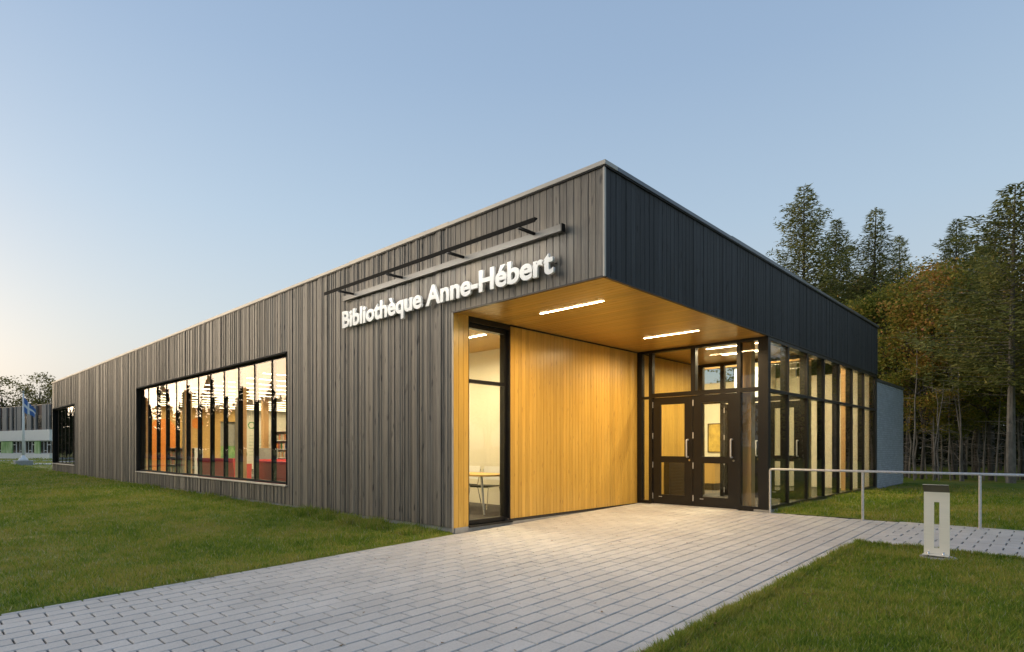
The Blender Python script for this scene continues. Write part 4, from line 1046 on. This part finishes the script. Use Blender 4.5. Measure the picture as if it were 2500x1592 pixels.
# belt of trees across the road, seen mirrored in the windows, and the far horizon
mb = MB(); vs_ = []; rn = []
for i in range(210):
    x = random.uniform(-200, 60); y = random.uniform(-58, -46); H = random.uniform(6.5, 11.5) * (1 if random.random() < .75 else 1.35); Rr = H * .2
    mb.tube([(x, y, -.4), (x, y, H * .9)], [.12, .03], 5)
    n = 420; t = rs.rand(n) ** .9; a = rs.uniform(0, 6.28, n); rr = Rr * (1 - t) ** .8 * rs.uniform(.5, 1.1, n)
    vs_.append(np.stack([x + rr * np.cos(a), y + rr * np.sin(a), H * (.12 + .88 * t)], 1))
for i in range(110):
    x = random.uniform(-175, -95); y = random.uniform(-46, -3); H = random.uniform(8, 13); Rr = H * .2
    mb.tube([(x, y, -.4), (x, y, H * .9)], [.14, .03], 5)
    n = 380; t = rs.rand(n) ** .9; a = rs.uniform(0, 6.28, n); rr = Rr * (1 - t) ** .8 * rs.uniform(.5, 1.1, n)
    vs_.append(np.stack([x + rr * np.cos(a), y + rr * np.sin(a), H * (.12 + .88 * t)], 1))
P = np.concatenate(vs_); V = leaves(P, rs, .62)
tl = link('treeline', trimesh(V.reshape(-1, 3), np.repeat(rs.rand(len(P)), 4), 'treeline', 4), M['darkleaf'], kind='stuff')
me_ = mb.mesh('treeline_trunks'); link('tree_trunks', me_, M['trunk'], tl, kind='stuff')
P = np.concatenate([scatter(-1500, 400, 120, 150, 0, 7, 9000), scatter(1700, 5000, 90, 120, 0, 9, 9000)]); V = leaves(P, rs, 1.6)
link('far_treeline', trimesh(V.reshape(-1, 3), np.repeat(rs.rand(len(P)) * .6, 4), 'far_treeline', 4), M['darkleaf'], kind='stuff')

# ------------------------------------------------------------------ grass
def lawn_pts(n, x0, x1, y0, y1, zf, keep, hscale=1.0):
    x = rs.uniform(x0, x1, n); y = rs.uniform(y0, y1, n)
    D = x * FW[0] + y * FW[1]; lat = x * RT[0] + y * RT[1]
    dist = np.hypot(x, y)
    vis = (D > .8) & (np.abs(lat / np.maximum(D, .1)) < .93)
    dens = np.clip((4.0 / dist) ** 1.5, 0, 1)
    m = vis & keep(x, y) & (rs.rand(n) < dens)
    return x[m], y[m], dist[m]
zc = np.vectorize(lawnz)
X = []; Y = []; Z = []; DD = []; HS = []
def add(n, x0, x1, y0, y1, keep, dz=0, hs=1.0):
    x, y, d = lawn_pts(n, x0, x1, y0, y1, None, keep)
    X.append(x); Y.append(y); Z.append(zc(x, y) + dz); DD.append(d); HS.append(np.full(len(x), hs))
add(700000, -26, -7.1, .2, 6.28, lambda x, y: x < XL + .02 * (6.3 - y) - .0)
add(520000, XR, 3.5, 2.0, YR0, lambda x, y: (x > XR + .0) & (np.hypot(x + 1.215, y - 8.69) > .19))
add(420000, -4.34, 3.5, YR1 + .14, 24, lambda x, y: x > -4.34, dz=-.005)
add(900000, -62, -26, .2, 6.28, lambda x, y: x < -26)
add(300000, -90, -42, 6.2, 20, lambda x, y: x < -42.1)
# longer tufts by the wall and along the edges
add(90000, -24, -7.6, 5.75, 6.27, lambda x, y: (np.sin(x * 2.1) + np.sin(x * 5.3 + 1) + rs.normal(0, .5, len(x)) > .2) & (rs.rand(len(x)) < .8), hs=2.0)
add(30000, -11.5, -7.5, 5.6, 6.2, lambda x, y: (np.sin(x * 7) * np.sin(y * 9) + rs.normal(0, .3, len(x)) > .1), hs=2.6)
add(24000, -22, XL + .1, .4, 6.2, lambda x, y: np.abs(x - (XL + .02 * (6.3 - y)) - .005) < .035 + .02 * np.sin(y * 8), hs=1.1)
add(26000, XR - .01, XR + .10, 2, YR0, lambda x, y: x > XR - .02 + .03 * np.sin(y * 9) * np.sin(y * 3.7), hs=1.4)
add(26000, XR, 3.5, YR0 - .09, YR0 + .02, lambda x, y: y < 20, hs=1.35)
add(22000, -4.36, -4.05, 12.1, 20, lambda x, y: x > -4.4, hs=1.5)
X, Y, Z, DD, HS = map(np.concatenate, (X, Y, Z, DD, HS)); k = len(X)
patch = np.array([noise.noise(Vector((a * .9, b * .9, 5))) for a, b in zip(X[::1], Y[::1])])
fine = np.array([noise.noise(Vector((a * 7, b * 7, 9))) for a, b in zip(X, Y)])
h = (.020 + .030 * rs.rand(k)) * (1 + .5 * patch) * np.clip(1 + .5 * fine, .5, 1.4) * HS * (1 + .02 * DD); wv = (.0016 + .0011 * DD * .45) * rs.uniform(.7, 1.3, k)
an = rs.uniform(0, 6.28, k); ln = rs.uniform(.1, 1.1, k) * h; la = rs.uniform(0, 6.28, k)
P = np.stack([X, Y, Z - .006], 1); W = np.stack([np.cos(an), np.sin(an), 0 * an], 1) * wv[:, None]
T = P + np.stack([np.cos(la) * ln, np.sin(la) * ln, h + .006], 1)
V = np.stack([P - W, P + W, T], 1).reshape(-1, 3)
link('grass', trimesh(V, np.repeat(rs.rand(k), 3), 'grass'), M['grass'], kind='stuff')
print('blades', k)

# fallen leaves on the paving and the lawn beside it
lv = MB()
for i in range(260):
    if i % 3: x = random.uniform(XL, XR + 2.5); y = random.uniform(1.5, 11.4)
    else: x = XR + abs(random.gauss(0, .6)); y = random.uniform(2, 9)
    if i % 5 == 0: x = XL - abs(random.gauss(0, .4)); y = random.uniform(4, 6.2)
    z = G(x, min(y, 11.7)) + (.006 if XL < x < XR or y > YR0 else .05)
    a = random.uniform(0, 6.28); s_ = random.uniform(.010, .024); n = len(lv.v); rn_ = random.random()
    for (p, q, hh) in ((-1, 0, .3), (-.2, -.6, 0), (1, 0, .25), (-.2, .6, .1)):
        lv.v.append((x + s_ * (p * math.cos(a) - q * math.sin(a)), y + s_ * (p * math.sin(a) + q * math.cos(a)), z + s_ * hh)); lv.r.append(rn_)
    lv.f.append((n, n + 1, n + 2, n + 3))
link('fallen_leaves', lv.mesh('fallen_leaves'), leafmat('dry_leaves', [(0, (.10, .06, .03)), (.5, (.22, .12, .04)), (1, (.30, .20, .06))]), kind='stuff')
